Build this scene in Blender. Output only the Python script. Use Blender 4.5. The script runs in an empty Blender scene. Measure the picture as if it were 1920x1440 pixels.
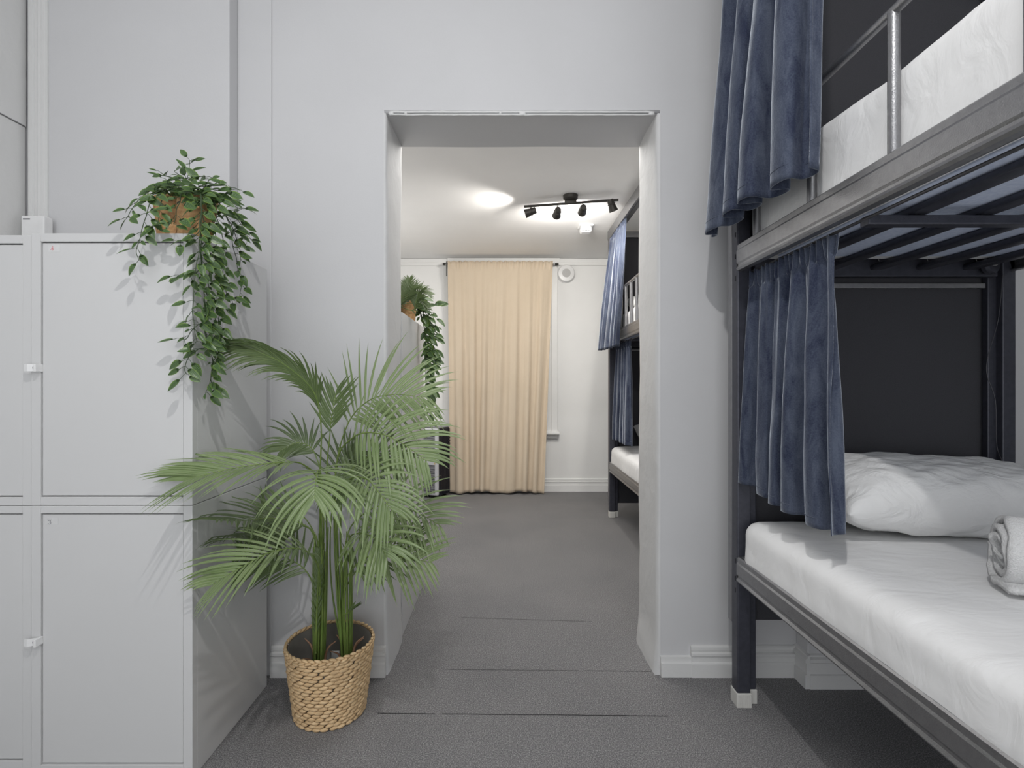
import bpy, bmesh, math, random
from mathutils import Vector, Matrix, noise
S = bpy.context.scene
COL = S.collection
PI = math.pi
R = random.Random(7)

# ---------------------------------------------------------------- frame of reference
CX, CY, F, EYE = 948.0, 722.0, 960.0, 1.1
def P(x, y, d):
    return Vector(((x - CX) * d / F, d, EYE - (y - CY) * d / F))

# ---------------------------------------------------------------- materials
def new_mat(name):
    m = bpy.data.materials.new(name); m.use_nodes = True
    nt = m.node_tree
    return m, nt, nt.nodes['Principled BSDF']
def N(nt, t, **k):
    n = nt.nodes.new(t)
    for a, v in k.items(): setattr(n, a, v)
    return n
def ramp(nt, fac, stops):
    r = N(nt, 'ShaderNodeValToRGB')
    e = r.color_ramp.elements
    while len(e) < len(stops): e.new(0.5)
    for i, (p, c) in enumerate(stops):
        e[i].position = p; e[i].color = (c[0], c[1], c[2], 1)
    nt.links.new(fac, r.inputs[0]); return r.outputs[0]
def coords(nt, scale=(1, 1, 1), rot=(0, 0, 0)):
    tc = N(nt, 'ShaderNodeTexCoord'); mp = N(nt, 'ShaderNodeMapping')
    mp.inputs['Scale'].default_value = scale; mp.inputs['Rotation'].default_value = rot
    nt.links.new(tc.outputs['Object'], mp.inputs[0]); return mp.outputs[0]
def noise_tex(nt, vec, scale, detail=4, rough=.55, dist=0):
    n = N(nt, 'ShaderNodeTexNoise'); n.inputs['Scale'].default_value = scale
    n.inputs['Detail'].default_value = detail; n.inputs['Roughness'].default_value = rough
    n.inputs['Distortion'].default_value = dist
    nt.links.new(vec, n.inputs['Vector']); return n.outputs['Fac']
def bump(nt, b, h, strength, dist=.01, prev=None):
    n = N(nt, 'ShaderNodeBump'); n.inputs['Strength'].default_value = strength
    n.inputs['Distance'].default_value = dist
    nt.links.new(h, n.inputs['Height'])
    if prev is not None: nt.links.new(prev, n.inputs['Normal'])
    nt.links.new(n.outputs[0], b.inputs['Normal']); return n.outputs[0]
def basic(name, c1, c2=None, scale=30, rough=.5, metal=0, bs=0, bd=.002, bscale=None, spec=.5, sheen=0, stretch=(1,1,1), detail=4):
    m, nt, b = new_mat(name)
    v = coords(nt, stretch)
    if c2 is None: c2 = tuple(x * .93 for x in c1)
    f = noise_tex(nt, v, scale, detail)
    nt.links.new(ramp(nt, f, [(.3, c1), (.7, c2)]), b.inputs['Base Color'])
    b.inputs['Roughness'].default_value = rough; b.inputs['Metallic'].default_value = metal
    b.inputs['Specular IOR Level'].default_value = spec
    if sheen:
        b.inputs['Sheen Weight'].default_value = sheen; b.inputs['Sheen Roughness'].default_value = .35
    if bs:
        g = noise_tex(nt, v, bscale or scale, 5); bump(nt, b, g, bs, bd)
    return m
def plaster(name, c, rough=.6, lump=.25, scale=6):
    m, nt, b = new_mat(name)
    v = coords(nt)
    f = noise_tex(nt, v, 3, 5)
    nt.links.new(ramp(nt, f, [(.3, c), (.7, tuple(x * .965 for x in c))]), b.inputs['Base Color'])
    b.inputs['Roughness'].default_value = rough; b.inputs['Specular IOR Level'].default_value = .3
    p = bump(nt, b, noise_tex(nt, v, scale, 6, .5, .3), lump, .006)
    bump(nt, b, noise_tex(nt, v, 160, 3), .12, .002, p)
    return m
M = {}
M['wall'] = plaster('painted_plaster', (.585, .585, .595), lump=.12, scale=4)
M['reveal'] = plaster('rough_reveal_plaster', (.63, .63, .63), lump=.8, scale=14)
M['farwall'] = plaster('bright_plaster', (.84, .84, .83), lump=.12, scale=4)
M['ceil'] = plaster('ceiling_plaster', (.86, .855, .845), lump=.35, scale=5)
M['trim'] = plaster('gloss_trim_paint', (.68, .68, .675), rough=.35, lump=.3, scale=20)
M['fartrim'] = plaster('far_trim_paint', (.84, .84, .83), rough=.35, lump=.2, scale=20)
M['locker'] = basic('white_powder_coat', (.61, .61, .61), (.60, .60, .60), 3, .42, bs=.05, bd=.001, bscale=400)
M['latch'] = basic('white_plastic', (.80, .80, .80), None, 20, .35)
M['black'] = basic('black_powder_coat', (.045, .047, .062), (.060, .062, .080), 60, .38, metal=.35, bs=.35, bd=.0012, bscale=420, spec=.6)
M['rail'] = basic('textured_black_paint', (.27, .27, .28), (.31, .31, .32), 60, .34, metal=.85, bs=.5, bd=.0015, bscale=300, spec=.9)
M['panel'] = basic('black_felt_panel', (.050, .050, .056), (.070, .070, .078), 500, .9, bs=.4, bd=.002, bscale=600, spec=.2)
M['cap'] = basic('white_rubber', (.62, .61, .58), None, 30, .6)
M['under'] = basic('blue_mattress_ticking', (.50, .57, .74), (.64, .70, .84), 90, .8, bs=.3, bd=.002, bscale=300)
M['bark'] = basic('dark_metal_bronze', (.05, .047, .042), None, 30, .45, metal=.5)
M['soil'] = basic('black_pot_plastic', (.012, .012, .013), None, 30, .5)
M['liner'] = basic('grey_plastic_liner', (.10, .092, .08), (.13, .12, .105), 10, .45)
M['sheath'] = basic('brown_dry_sheath', (.28, .14, .08), (.40, .24, .15), 40, .6)
M['stalk'] = basic('green_stalk', (.10, .17, .03), (.20, .27, .07), 25, .45, stretch=(3, 3, .6))
M['acw'] = basic('appliance_white_plastic', (.62, .63, .66), None, 10, .4)
M['acb'] = basic('appliance_black_plastic', (.012, .013, .02), (.018, .019, .027), 10, .22)
M['chrome'] = basic('bare_steel', (.5, .5, .5), None, 30, .3, metal=1)
M['wire'] = basic('dull_wire', (.10, .10, .11), None, 30, .4, metal=.6)
M['towel'] = basic('white_terry', (.86, .86, .86), (.80, .80, .80), 200, .95, bs=1, bd=.006, bscale=330, spec=.1, sheen=.3)
M['red'] = basic('red_ink', (.75, .25, .28), None, 30, .6)
M['ink'] = basic('dark_ink', (.12, .12, .14), None, 30, .6)
M['paper'] = basic('white_tape', (.66, .66, .66), None, 30, .35)
M['yellow'] = basic('warning_yellow', (.6, .4, .08), None, 30, .5)
M['mesh'] = basic('speaker_grey_mesh', (.55, .54, .53), (.4, .4, .4), 400, .6)
M['darkhole'] = basic('dark_slot', (.03, .03, .035), None, 30, .7)

def sheet_mat(name, c, folds, sc=7):
    m, nt, b = new_mat(name)
    v = coords(nt, (1, 2.2, 1.4), (0, 0, .6))
    nt.links.new(ramp(nt, noise_tex(nt, v, 4), [(.3, c), (.7, tuple(x * .97 for x in c))]), b.inputs['Base Color'])
    b.inputs['Roughness'].default_value = .85; b.inputs['Specular IOR Level'].default_value = .15
    b.inputs['Sheen Weight'].default_value = .1
    p = bump(nt, b, noise_tex(nt, v, sc, 4, .5, .8), folds, .03)
    v2 = coords(nt, (1, 1, 1), (0, 0, 0))
    bump(nt, b, noise_tex(nt, v2, 700, 2), .1, .001, p)
    return m
M['sheet'] = sheet_mat('white_bed_linen', (.84, .84, .84), .18)
M['pillow'] = sheet_mat('white_pillow_cotton', (.84, .84, .835), .4, 9)

def velvet(name, c1, c2, sheen_c):
    m, nt, b = new_mat(name)
    v = coords(nt, (2.5, 2.5, .7))
    a = noise_tex(nt, v, 9, 6, .65, .6)
    f = noise_tex(nt, coords(nt), 260, 2, .6)
    md = N(nt, 'ShaderNodeMath', operation='MULTIPLY_ADD'); md.inputs[1].default_value = .35
    nt.links.new(f, md.inputs[0]); nt.links.new(a, md.inputs[2])
    nt.links.new(ramp(nt, md.outputs[0], [(.50, c1), (.85, c2)]), b.inputs['Base Color'])  # stretched noise puts blotchy fold highlights into the base colour
    b.inputs['Roughness'].default_value = .9; b.inputs['Specular IOR Level'].default_value = .05
    b.inputs['Sheen Weight'].default_value = 1; b.inputs['Sheen Roughness'].default_value = .32
    b.inputs['Sheen Tint'].default_value = (*sheen_c, 1)
    p = bump(nt, b, a, .25, .012)
    bump(nt, b, noise_tex(nt, coords(nt), 600, 3), .35, .0015, p)
    return m
M['velvet'] = velvet('blue_grey_velvet', (.030, .037, .066), (.092, .108, .148), (.82, .88, .97))
M['beige'] = None
def beige():
    m, nt, b = new_mat('beige_curtain_cloth')
    v = coords(nt, (1, 1, 1))
    nt.links.new(ramp(nt, noise_tex(nt, v, 3, 4), [(.3, (.66, .555, .43)), (.7, (.63, .525, .40))]), b.inputs['Base Color'])
    b.inputs['Roughness'].default_value = .8; b.inputs['Specular IOR Level'].default_value = .15
    b.inputs['Sheen Weight'].default_value = .15
    p = bump(nt, b, noise_tex(nt, v, 7, 4, .5, .5), .25, .02)
    bump(nt, b, noise_tex(nt, v, 500, 2), .15, .001, p)
    return m
M['beige'] = beige()

def carpet():
    m, nt, b = new_mat('charcoal_loop_carpet')
    v = coords(nt)
    n1 = noise_tex(nt, v, 260, 3, .75)
    c = ramp(nt, n1, [(.32, (.095, .094, .100)), (.5, (.205, .203, .208)), (.70, (.49, .484, .485))])
    n2 = noise_tex(nt, v, 2.2, 4)
    mx = N(nt, 'ShaderNodeMix', data_type='RGBA', blend_type='MULTIPLY'); mx.inputs[0].default_value = 1
    nt.links.new(c, mx.inputs[6])
    nt.links.new(ramp(nt, n2, [(.3, (.92, .92, .92)), (.7, (1.06, 1.05, 1.04))]), mx.inputs[7])
    nt.links.new(mx.outputs[2], b.inputs['Base Color'])
    b.inputs['Roughness'].default_value = .95; b.inputs['Specular IOR Level'].default_value = .1
    bump(nt, b, n1, .6, .004)
    return m
M['carpet'] = carpet()
M['seam'] = basic('dark_carpet_seam', (.012, .012, .014), None, 30, .9)

def straw(name, c1, c2, c3, st=(1, 1, 5)):
    m, nt, b = new_mat(name)
    v = coords(nt, st)
    f = noise_tex(nt, v, 45, 5, .65)
    nt.links.new(ramp(nt, f, [(.25, c1), (.5, c2), (.75, c3)]), b.inputs['Base Color'])
    b.inputs['Roughness'].default_value = .6; b.inputs['Specular IOR Level'].default_value = .3
    bump(nt, b, f, .4, .002); return m
M['straw'] = straw('woven_water_hyacinth', (.42, .27, .14), (.64, .45, .25), (.78, .60, .38))
M['straw2'] = straw('palm_leaf_weave', (.26, .13, .06), (.50, .29, .13), (.66, .43, .22), (1, 1, 2))

def leafmat(name, base, dark, stripe, edge, freq, trans=.15, rough=.35):
    """uv: u across the blade (0..1), v along it"""
    m, nt, b = new_mat(name)
    uv = N(nt, 'ShaderNodeUVMap'); sx = N(nt, 'ShaderNodeSeparateXYZ')
    nt.links.new(uv.outputs[0], sx.inputs[0])
    a = N(nt, 'ShaderNodeMath', operation='SUBTRACT'); a.inputs[1].default_value = .5
    nt.links.new(sx.outputs[0], a.inputs[0])
    ab = N(nt, 'ShaderNodeMath', operation='ABSOLUTE'); nt.links.new(a.outputs[0], ab.inputs[0])
    w = N(nt, 'ShaderNodeMath', operation='MULTIPLY'); w.inputs[1].default_value = freq
    nt.links.new(ab.outputs[0], w.inputs[0])
    sn = N(nt, 'ShaderNodeMath', operation='COSINE'); nt.links.new(w.outputs[0], sn.inputs[0])
    mr = N(nt, 'ShaderNodeMath', operation='MULTIPLY_ADD'); mr.inputs[1].default_value = .5; mr.inputs[2].default_value = .5
    nt.links.new(sn.outputs[0], mr.inputs[0])
    c = ramp(nt, mr.outputs[0], [(.0, base), (.72, base), (.95, stripe)])
    nn = noise_tex(nt, coords(nt), 8, 3)
    c2 = ramp(nt, nn, [(.3, dark), (.7, (1, 1, 1))])
    mx = N(nt, 'ShaderNodeMix', data_type='RGBA', blend_type='MULTIPLY'); mx.inputs[0].default_value = 1
    nt.links.new(c, mx.inputs[6]); nt.links.new(c2, mx.inputs[7])
    er = ramp(nt, ab.outputs[0], [(.36, (0, 0, 0)), (.5, (1, 1, 1))])
    mx2 = N(nt, 'ShaderNodeMix', data_type='RGBA'); nt.links.new(er, mx2.inputs[0])
    nt.links.new(mx.outputs[2], mx2.inputs[6]); mx2.inputs[7].default_value = (*edge, 1)
    nt.links.new(mx2.outputs[2], b.inputs['Base Color'])
    b.inputs['Roughness'].default_value = rough
    if trans:
        tr = N(nt, 'ShaderNodeBsdfTranslucent'); nt.links.new(mx2.outputs[2], tr.inputs[0])
        ms = N(nt, 'ShaderNodeMixShader'); ms.inputs[0].default_value = trans
        out = nt.nodes['Material Output']
        nt.links.new(b.outputs[0], ms.inputs[1]); nt.links.new(tr.outputs[0], ms.inputs[2])
        nt.links.new(ms.outputs[0], out.inputs[0])
    return m
M['vine'] = leafmat('striped_vine_leaf', (.045, .100, .024), (.6, .68, .55), (.21, .31, .15), (.20, .33, .05), 38)
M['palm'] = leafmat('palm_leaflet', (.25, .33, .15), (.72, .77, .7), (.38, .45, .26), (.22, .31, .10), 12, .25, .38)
M['palmd'] = leafmat('dark_palm_leaflet', (.115, .165, .065), (.75, .8, .75), (.22, .28, .13), (.17, .24, .07), 12, .2, .38)  # darker copy of the leaflet; shade of backlit fronds put into the colour
M['vstem'] = basic('vine_stem', (.045, .075, .03), None, 30, .5)

def emis(name, c, s):
    m, nt, b = new_mat(name)
    b.inputs['Base Color'].default_value = (*c, 1)
    b.inputs['Emission Color'].default_value = (*c, 1); b.inputs['Emission Strength'].default_value = s
    return m
M['bulb'] = emis('warm_bulb', (1, .95, .85), 12)
def glass():
    m, nt, b = new_mat('window_glass'); b.inputs['Base Color'].default_value = (.8, .85, .9, 1)
    b.inputs['Roughness'].default_value = .05; b.inputs['Transmission Weight'].default_value = .6
    return m
M['glass'] = glass()

# ---------------------------------------------------------------- mesh helpers
def link(name, bm, mat, parent=None, smooth=False, autos=None):
    me = bpy.data.meshes.new(name); 
    bmesh.ops.recalc_face_normals(bm, faces=bm.faces) if autos != 'keep' else None
    bm.to_mesh(me); bm.free()
    mats = mat if isinstance(mat, (list, tuple)) else [mat]
    for m in mats: me.materials.append(M[m])
    if smooth:
        for p in me.polygons: p.use_smooth = True
        if smooth == 'auto':
            try: me.set_sharp_from_angle(angle=math.radians(35))
            except Exception: pass
    o = bpy.data.objects.new(name, me); COL.objects.link(o)
    if parent is not None:
        o.parent = parent
        o.matrix_parent_inverse = Matrix.Translation(-world_loc(parent))
    return o
def world_loc(o):
    # everything is modelled in world coordinates; only top-level empties carry a location
    return Vector(o.location) if o.parent is None else Vector((0, 0, 0)) + (Vector(o.get('_w', (0, 0, 0))))
def thing(name, label, cat, loc=(0, 0, 0), group=None):
    o = bpy.data.objects.new(name, None); COL.objects.link(o); o.location = loc
    o.empty_display_size = .1
    o['label'] = label; o['category'] = cat
    if group: o['group'] = group
    return o
def tag(o, label, cat, group=None):
    o['label'] = label; o['category'] = cat
    if group: o['group'] = group
    return o
def struct(o):
    o['kind'] = 'structure'; return o
def box(bm, x0, x1, y0, y1, z0, z1, bev=0, mi=0, seg=2):
    r = bmesh.ops.create_cube(bm, size=1)
    vs = r['verts']
    for v in vs:
        v.co = Vector((x0 + (v.co.x + .5) * (x1 - x0), y0 + (v.co.y + .5) * (y1 - y0), z0 + (v.co.z + .5) * (z1 - z0)))
    fs = set(f for v in vs for f in v.link_faces)
    if bev:
        es = list(set(e for v in vs for e in v.link_edges))
        rr = bmesh.ops.bevel(bm, geom=es, offset=bev, segments=seg, affect='EDGES', profile=.5)
        fs |= set(rr['faces'])
    for f in fs:
        if f.is_valid: f.material_index = mi
    return bm
def B(*a, **k): return box(bmesh.new(), *a, **k)
def frames(pts):
    n = len(pts); T = []
    for i in range(n):
        a = pts[max(0, i - 1)]; b = pts[min(n - 1, i + 1)]
        t = (b - a); T.append(t.normalized() if t.length > 1e-9 else Vector((0, 0, 1)))
    u = T[0].orthogonal().normalized(); out = []
    for i in range(n):
        u = (u - T[i] * u.dot(T[i]))
        u = u.normalized() if u.length > 1e-6 else T[i].orthogonal().normalized()
        out.append((T[i], u, T[i].cross(u)))
    return out
def tube(bm, pts, r, seg=8, mi=0, cap=True):
    pts = [Vector(p) for p in pts]
    rs = r if isinstance(r, (list, tuple)) else [r] * len(pts)
    rings = []
    for p, (t, u, v), rr in zip(pts, frames(pts), rs):
        rings.append([bm.verts.new(p + (u * math.cos(2 * PI * k / seg) + v * math.sin(2 * PI * k / seg)) * rr) for k in range(seg)])
    for a, b in zip(rings, rings[1:]):
        for k in range(seg):
            f = bm.faces.new((a[k], a[(k + 1) % seg], b[(k + 1) % seg], b[k])); f.material_index = mi; f.smooth = True
    if cap:
        for rg in (rings[0], rings[-1]):
            f = bm.faces.new(rg); f.material_index = mi
    return bm
def smooth_path(pts, n=24):
    pts = [Vector(p) for p in pts]
    if len(pts) < 3:
        return [pts[0].lerp(pts[-1], i / n) for i in range(n + 1)]
    q = [pts[0] * 2 - pts[1]] + pts + [pts[-1] * 2 - pts[-2]]
    out = []
    m = len(pts) - 1
    for i in range(n + 1):
        t = i / n * m; k = min(int(t), m - 1); f = t - k
        a, b, c, d = q[k], q[k + 1], q[k + 2], q[k + 3]
        out.append(.5 * ((2 * b) + (c - a) * f + (2 * a - 5 * b + 4 * c - d) * f * f + (-a + 3 * b - 3 * c + d) * f ** 3))
    return out
def lathe(bm, prof, center, seg=32, mi=0, axis=None):
    """prof: list of (r, h); axis: 3x3-ish rotation matrix"""
    c = Vector(center); A = axis or Matrix.Identity(3); rings = []
    for r, h in prof:
        rings.append([bm.verts.new(c + A @ Vector((r * math.cos(2 * PI * k / seg), r * math.sin(2 * PI * k / seg), h))) for k in range(seg)])
    for a, b in zip(rings, rings[1:]):
        for k in range(seg):
            f = bm.faces.new((a[k], a[(k + 1) % seg], b[(k + 1) % seg], b[k])); f.material_index = mi; f.smooth = True
    if prof[0][0] > 1e-5: bm.faces.new(rings[0]).material_index = mi
    if prof[-1][0] > 1e-5: bm.faces.new(rings[-1]).material_index = mi
    return bm
def prism(bm, prof, p0, p1, mi=0):
    """extrude 2D profile (a,b) along p0->p1; a = direction 'side', b = up"""
    p0, p1 = Vector(p0), Vector(p1); t = (p1 - p0).normalized(); up = Vector((0, 0, 1)); sd = t.cross(up).normalized()
    A = [bm.verts.new(p0 + sd * a + up * b) for a, b in prof]; Bv = [bm.verts.new(p1 + sd * a + up * b) for a, b in prof]
    n = len(prof)
    for k in range(n):
        f = bm.faces.new((A[k], A[(k + 1) % n], Bv[(k + 1) % n], Bv[k])); f.material_index = mi
    bm.faces.new(A); bm.faces.new(Bv[::-1])
    return bm
def ellipsoid(bm, c, ax, ay, az, mi=0, nu=8, nv=5):
    """ax, ay, az: semi-axis vectors"""
    c = Vector(c); rows = []
    top = bm.verts.new(c + az); bot = bm.verts.new(c - az)
    for j in range(1, nv):
        th = PI * j / nv
        rows.append([bm.verts.new(c + az * math.cos(th) + (ax * math.cos(2 * PI * k / nu) + ay * math.sin(2 * PI * k / nu)) * math.sin(th)) for k in range(nu)])
    for k in range(nu):
        bm.faces.new((top, rows[0][k], rows[0][(k + 1) % nu])); bm.faces.new((bot, rows[-1][(k + 1) % nu], rows[-1][k]))
    for a, b in zip(rows, rows[1:]):
        for k in range(nu): bm.faces.new((a[k], b[k], b[(k + 1) % nu], a[(k + 1) % nu]))
def grid(bm, fn, nu, nv, mi=0):
    g = [[bm.verts.new(fn(i / nu, j / nv)) for j in range(nv + 1)] for i in range(nu + 1)]
    for i in range(nu):
        for j in range(nv):
            f = bm.faces.new((g[i][j], g[i + 1][j], g[i + 1][j + 1], g[i][j + 1])); f.smooth = True; f.material_index = mi
    return g

# ================================================================= ROOM SHELL
WF, WB = 1.943, 2.215         # dividing wall faces
DL, DR = -.449, .574          # doorway jambs
LINT = 2.13
CEILN, CEILF = 3.05, 2.41
FARY = 5.30
bm = bmesh.new(); box(bm, -2.1, 2.4, -1.2, 5.5, -.1, 0)
struct(link('floor', bm, 'carpet'))
bm = bmesh.new(); box(bm, -2.1, 2.4, -1.2, WF + .1, CEILN, CEILN + .1)
struct(link('ceiling', bm, 'wall'))
bm = bmesh.new(); box(bm, -2.1, 2.4, WB - .02, 5.5, CEILF, CEILF + .1)
struct(link('ceiling', bm, 'ceil'))
# dividing wall with the doorway: plain front faces, rough plaster inside the opening
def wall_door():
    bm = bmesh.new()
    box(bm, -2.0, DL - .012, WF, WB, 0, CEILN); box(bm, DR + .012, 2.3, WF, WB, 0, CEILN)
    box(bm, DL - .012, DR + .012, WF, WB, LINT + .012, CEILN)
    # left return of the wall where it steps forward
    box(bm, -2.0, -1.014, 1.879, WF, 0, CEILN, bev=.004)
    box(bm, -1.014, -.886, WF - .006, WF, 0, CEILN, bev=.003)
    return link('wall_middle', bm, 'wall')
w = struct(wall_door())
def reveal(x0, x1, inner, sgn):
    # an uneven plastered jamb: grid displaced by noise
    bm = bmesh.new()
    def fn(u, v):
        y = WF - .001 + u * (WB - WF + .002); z = v * (LINT + .008)
        w = .010 * noise.noise(Vector((y * 4, z * 2.2, sgn * 9))) + .004 * noise.noise(Vector((y * 14, z * 9, sgn)))
        top = max(0, (v - .9) / .1) ** 2 * .022
        bot = max(0, (.06 - v) / .06) * .012 * (1 if sgn > 0 else .5)
        edge = min(u, 1 - u) * 12; e = .006 * max(0, 1 - edge)
        return Vector((inner + sgn * (w * .5 - bot + e * .5 + .001), y, z))
    g = grid(bm, fn, 12, 90)
    for row, yy in ((g[0], WF - .0012), (g[-1], WB + .0012)):
        out = [bm.verts.new((inner + sgn * .0135, yy, v.co.z)) for v in row]
        for i in range(len(row) - 1): bm.faces.new((row[i], row[i + 1], out[i + 1], out[i]))
    return link('trim_1' if sgn < 0 else 'trim_2', bm, 'reveal', smooth=True)
struct(reveal(0, 0, DL, -1)); struct(reveal(0, 0, DR, 1))
bm = bmesh.new()
def lf(u, v):
    x = DL - .011 + u * (DR - DL + .022); y = WF + v * (WB - WF)
    return Vector((x, y, LINT + .004 * noise.noise(Vector((x * 3, y * 5, 3)))))
grid(bm, lf, 40, 10); box(bm, DL - .011, DR + .011, WF - .0012, WF + .01, LINT + .001, LINT + .013)
struct(link('trim_3', bm, 'wall', smooth=True))
# torn bead of paint along the head of the opening
bm = bmesh.new()
for k, (dy, dz, rr) in enumerate([(-.001, .000, .0040), (-.001, -.011, .0030)]):
    pts = [Vector((DL + .008 + i / 60 * (DR - DL - .016), WF + dy, LINT + dz + .006 + .002 * noise.noise(Vector((i * .31, k, 0))))) for i in range(61)]
    tube(bm, pts, [rr * (1 + .5 * noise.noise(Vector((i * .7, k * 5, 2)))) for i in range(61)], 6)
for x, s in ((DL + .015, .007), (.064, .009), (DR - .02, .008), (DL + .07, .004), (-.02, .004)):
    ellipsoid(bm, (x, WF - .002, LINT), Vector((s * 1.6, 0, 0)), Vector((0, .004, 0)), Vector((0, 0, s)))
struct(link('trim_4', bm, 'trim', smooth=True))
# pier to the right (behind the bunk), side walls, far walls
bm = bmesh.new(); box(bm, 1.102, 2.3, 1.868, WF, 0, CEILN, bev=.004)
struct(link('wall_pier', bm, 'wall'))
bm = bmesh.new(); box(bm, 2.2, 2.3, -1.1, WF, 0, CEILN)
struct(link('wall_right', bm, 'wall'))
bm = bmesh.new(); box(bm, -1.84, -1.745, -1.1, 1.0, 0, CEILN)
struct(link('wall_left', bm, 'wall'))
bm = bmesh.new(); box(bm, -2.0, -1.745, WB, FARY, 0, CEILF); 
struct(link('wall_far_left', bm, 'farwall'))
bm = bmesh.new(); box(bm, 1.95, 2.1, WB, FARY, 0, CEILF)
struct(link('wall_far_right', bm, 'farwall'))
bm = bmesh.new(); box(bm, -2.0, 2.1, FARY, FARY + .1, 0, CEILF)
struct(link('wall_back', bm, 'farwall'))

# old door with a fanlight panel on the left wall
d1 = bpy.data.objects.new('door_1', None); COL.objects.link(d1); d1.location = (-1.76, 1.45, 0); struct(d1)
bm = bmesh.new(); box(bm, -1.80, -1.752, 1.0, 1.868, 0, 2.0398, bev=.002)
link('door_leaf', bm, 'trim', d1)
bm = bmesh.new(); box(bm, -1.80, -1.748, 1.0, 1.868, 2.042, CEILN, bev=.002)
link('door_head_panel', bm, 'trim', d1)
bm = bmesh.new()
for zz in (2.041,):
    tube(bm, [Vector((-1.748, 1.0 + i * .86 / 30, zz + .003 * noise.noise(Vector((i * .5, 0, 0))))) for i in range(31)], .0008, 6)
link('cracked_joint', bm, 'ink', d1)
bm = bmesh.new(); box(bm, -1.84, -1.80, 1.0, 1.9, 0, CEILN)
struct(link('wall_side', bm, 'wall'))
# fluted door moulding in the corner
bm = bmesh.new()
xs0, xs1 = -1.735, -1.676
prof = [(xs0, 0), (xs0, .020), (xs0 + .008, .022), (xs0 + .011, .014), (xs0 + .020, .016), (xs0 + .022, .010), (xs0 + .030, .013), (xs0 + .033, .008),
        (xs0 + .044, .010), (xs0 + .047, .005), (xs1, .006), (xs1, 0)]
va = [bm.verts.new((x, 1.879 - t, 0)) for x, t in prof]; vb = [bm.verts.new((x, 1.879 - t, CEILN)) for x, t in prof]
for k in range(len(prof)):
    bm.faces.new((va[k], va[(k + 1) % len(prof)], vb[(k + 1) % len(prof)], vb[k]))
struct(link('trim_5', bm, 'trim'))
bm = bmesh.new()
tube(bm, [Vector((-1.738 + .0015 * noise.noise(Vector((i * .4, 1, 0))), 1.860, .8 + i * .05)) for i in range(45)],
     [.0006 + .0016 * abs(noise.noise(Vector((i * .6, 4, 0)))) for i in range(45)], 5)
struct(link('trim_6', bm, 'ink'))

# baseboards
def skirt(name, p0, p1, h=.115, plinth=.055, mat='trim'):
    bm = bmesh.new()
    pr = [(0, 0), (.020, 0), (.020, plinth - .004), (.017, plinth), (.014, plinth + .002)]
    k = (h - plinth)
    pr += [(.014, plinth + k * .35), (.019, plinth + k * .42), (.019, plinth + k * .55), (.009, plinth + k * .62), (.012, plinth + k * .75), (.012, plinth + k * .92), (.006, h), (0, h)]
    prism(bm, pr, p0, p1); 
    return struct(link(name, bm, mat))
skirt('baseboard_left', (-.886, WF, 0), (DL - .004, WF, 0))
skirt('baseboard_right', (.700, WF, 0), (1.102, WF, 0))
bm = bmesh.new(); prism(bm, [(0, 0), (.018, 0), (.018, .052), (.010, .056), (.010, .072), (0, .075)], (DR + .012, WF, 0), (.70, WF, 0))
struct(link('baseboard_stub', bm, 'trim'))
bm = bmesh.new(); prism(bm, [(0, 0), (.018, 0), (.018, .050), (.012, .052), (.012, .09), (.017, .095), (.017, .107), (.008, .112), (.008, .118), (0, .122)], (1.102, 1.868, 0), (2.2, 1.868, 0))
prism(bm, [(0, 0), (.018, 0), (.018, .050), (.012, .052), (.012, .09), (.017, .095), (.017, .107), (.008, .112), (.008, .118), (0, .122)], (1.102, WF, 0), (1.102, 1.852, 0))
struct(link('baseboard_pier', bm, 'trim'))
skirt('baseboard_back', (-1.745, FARY, 0), (1.95, FARY, 0), .135, .07, 'fartrim')
# cornice strip along the far wall
bm = bmesh.new(); box(bm, -1.745, 1.95, FARY - .018, FARY, CEILF - .075, CEILF - .045, bev=.004)
struct(link('trim_7', bm, 'fartrim'))
bm = bmesh.new(); box(bm, -1.745, 1.95, FARY - .010, FARY, CEILF - .045, CEILF - .002, bev=.002)
struct(link('trim_8', bm, 'fartrim'))
bm = bmesh.new(); box(bm, -.60, .56, FARY - .03, FARY - .018, CEILF - .075, CEILF - .002, bev=.003)
struct(link('trim_9', bm, 'fartrim'))

# window behind the curtain
w1 = bpy.data.objects.new('window_1', None); COL.objects.link(w1); w1.location = (0, FARY, .6); struct(w1)
bm = bmesh.new()
for x0, x1 in ((.395, .425), (.425, .47), (.47, .535)):
    box(bm, x0, x1, FARY - .02 - (x1 - .4) * .12, FARY, .62, 2.33, bev=.004)
for x0, x1 in ((-.64, -.575), (-.575, -.53), (-.53, -.50)):
    box(bm, x0, x1, FARY - .028, FARY, .62, 2.33, bev=.004)
box(bm, -.5, .395, FARY - .025, FARY, 2.2, 2.33, bev=.004)
link('window_frame', bm, 'fartrim', w1)
bm = bmesh.new(); box(bm, -.66, .552, FARY - .085, FARY, .595, .622, bev=.006); box(bm, -.64, .535, FARY - .03, FARY, .55, .595, bev=.004)
link('window_sill', bm, 'fartrim', w1)
bm = bmesh.new(); box(bm, -.5, .395, FARY - .008, FARY - .004, .62, 2.2)
link('pane', bm, 'glass', w1)
bm = bmesh.new()
box(bm, -.05, -.02, FARY - .02, FARY - .002, .62, 2.2, bev=.003); box(bm, -.5, .395, FARY - .02, FARY - .002, 1.4, 1.44, bev=.003)
link('glazing_bar', bm, 'fartrim', w1)

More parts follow.
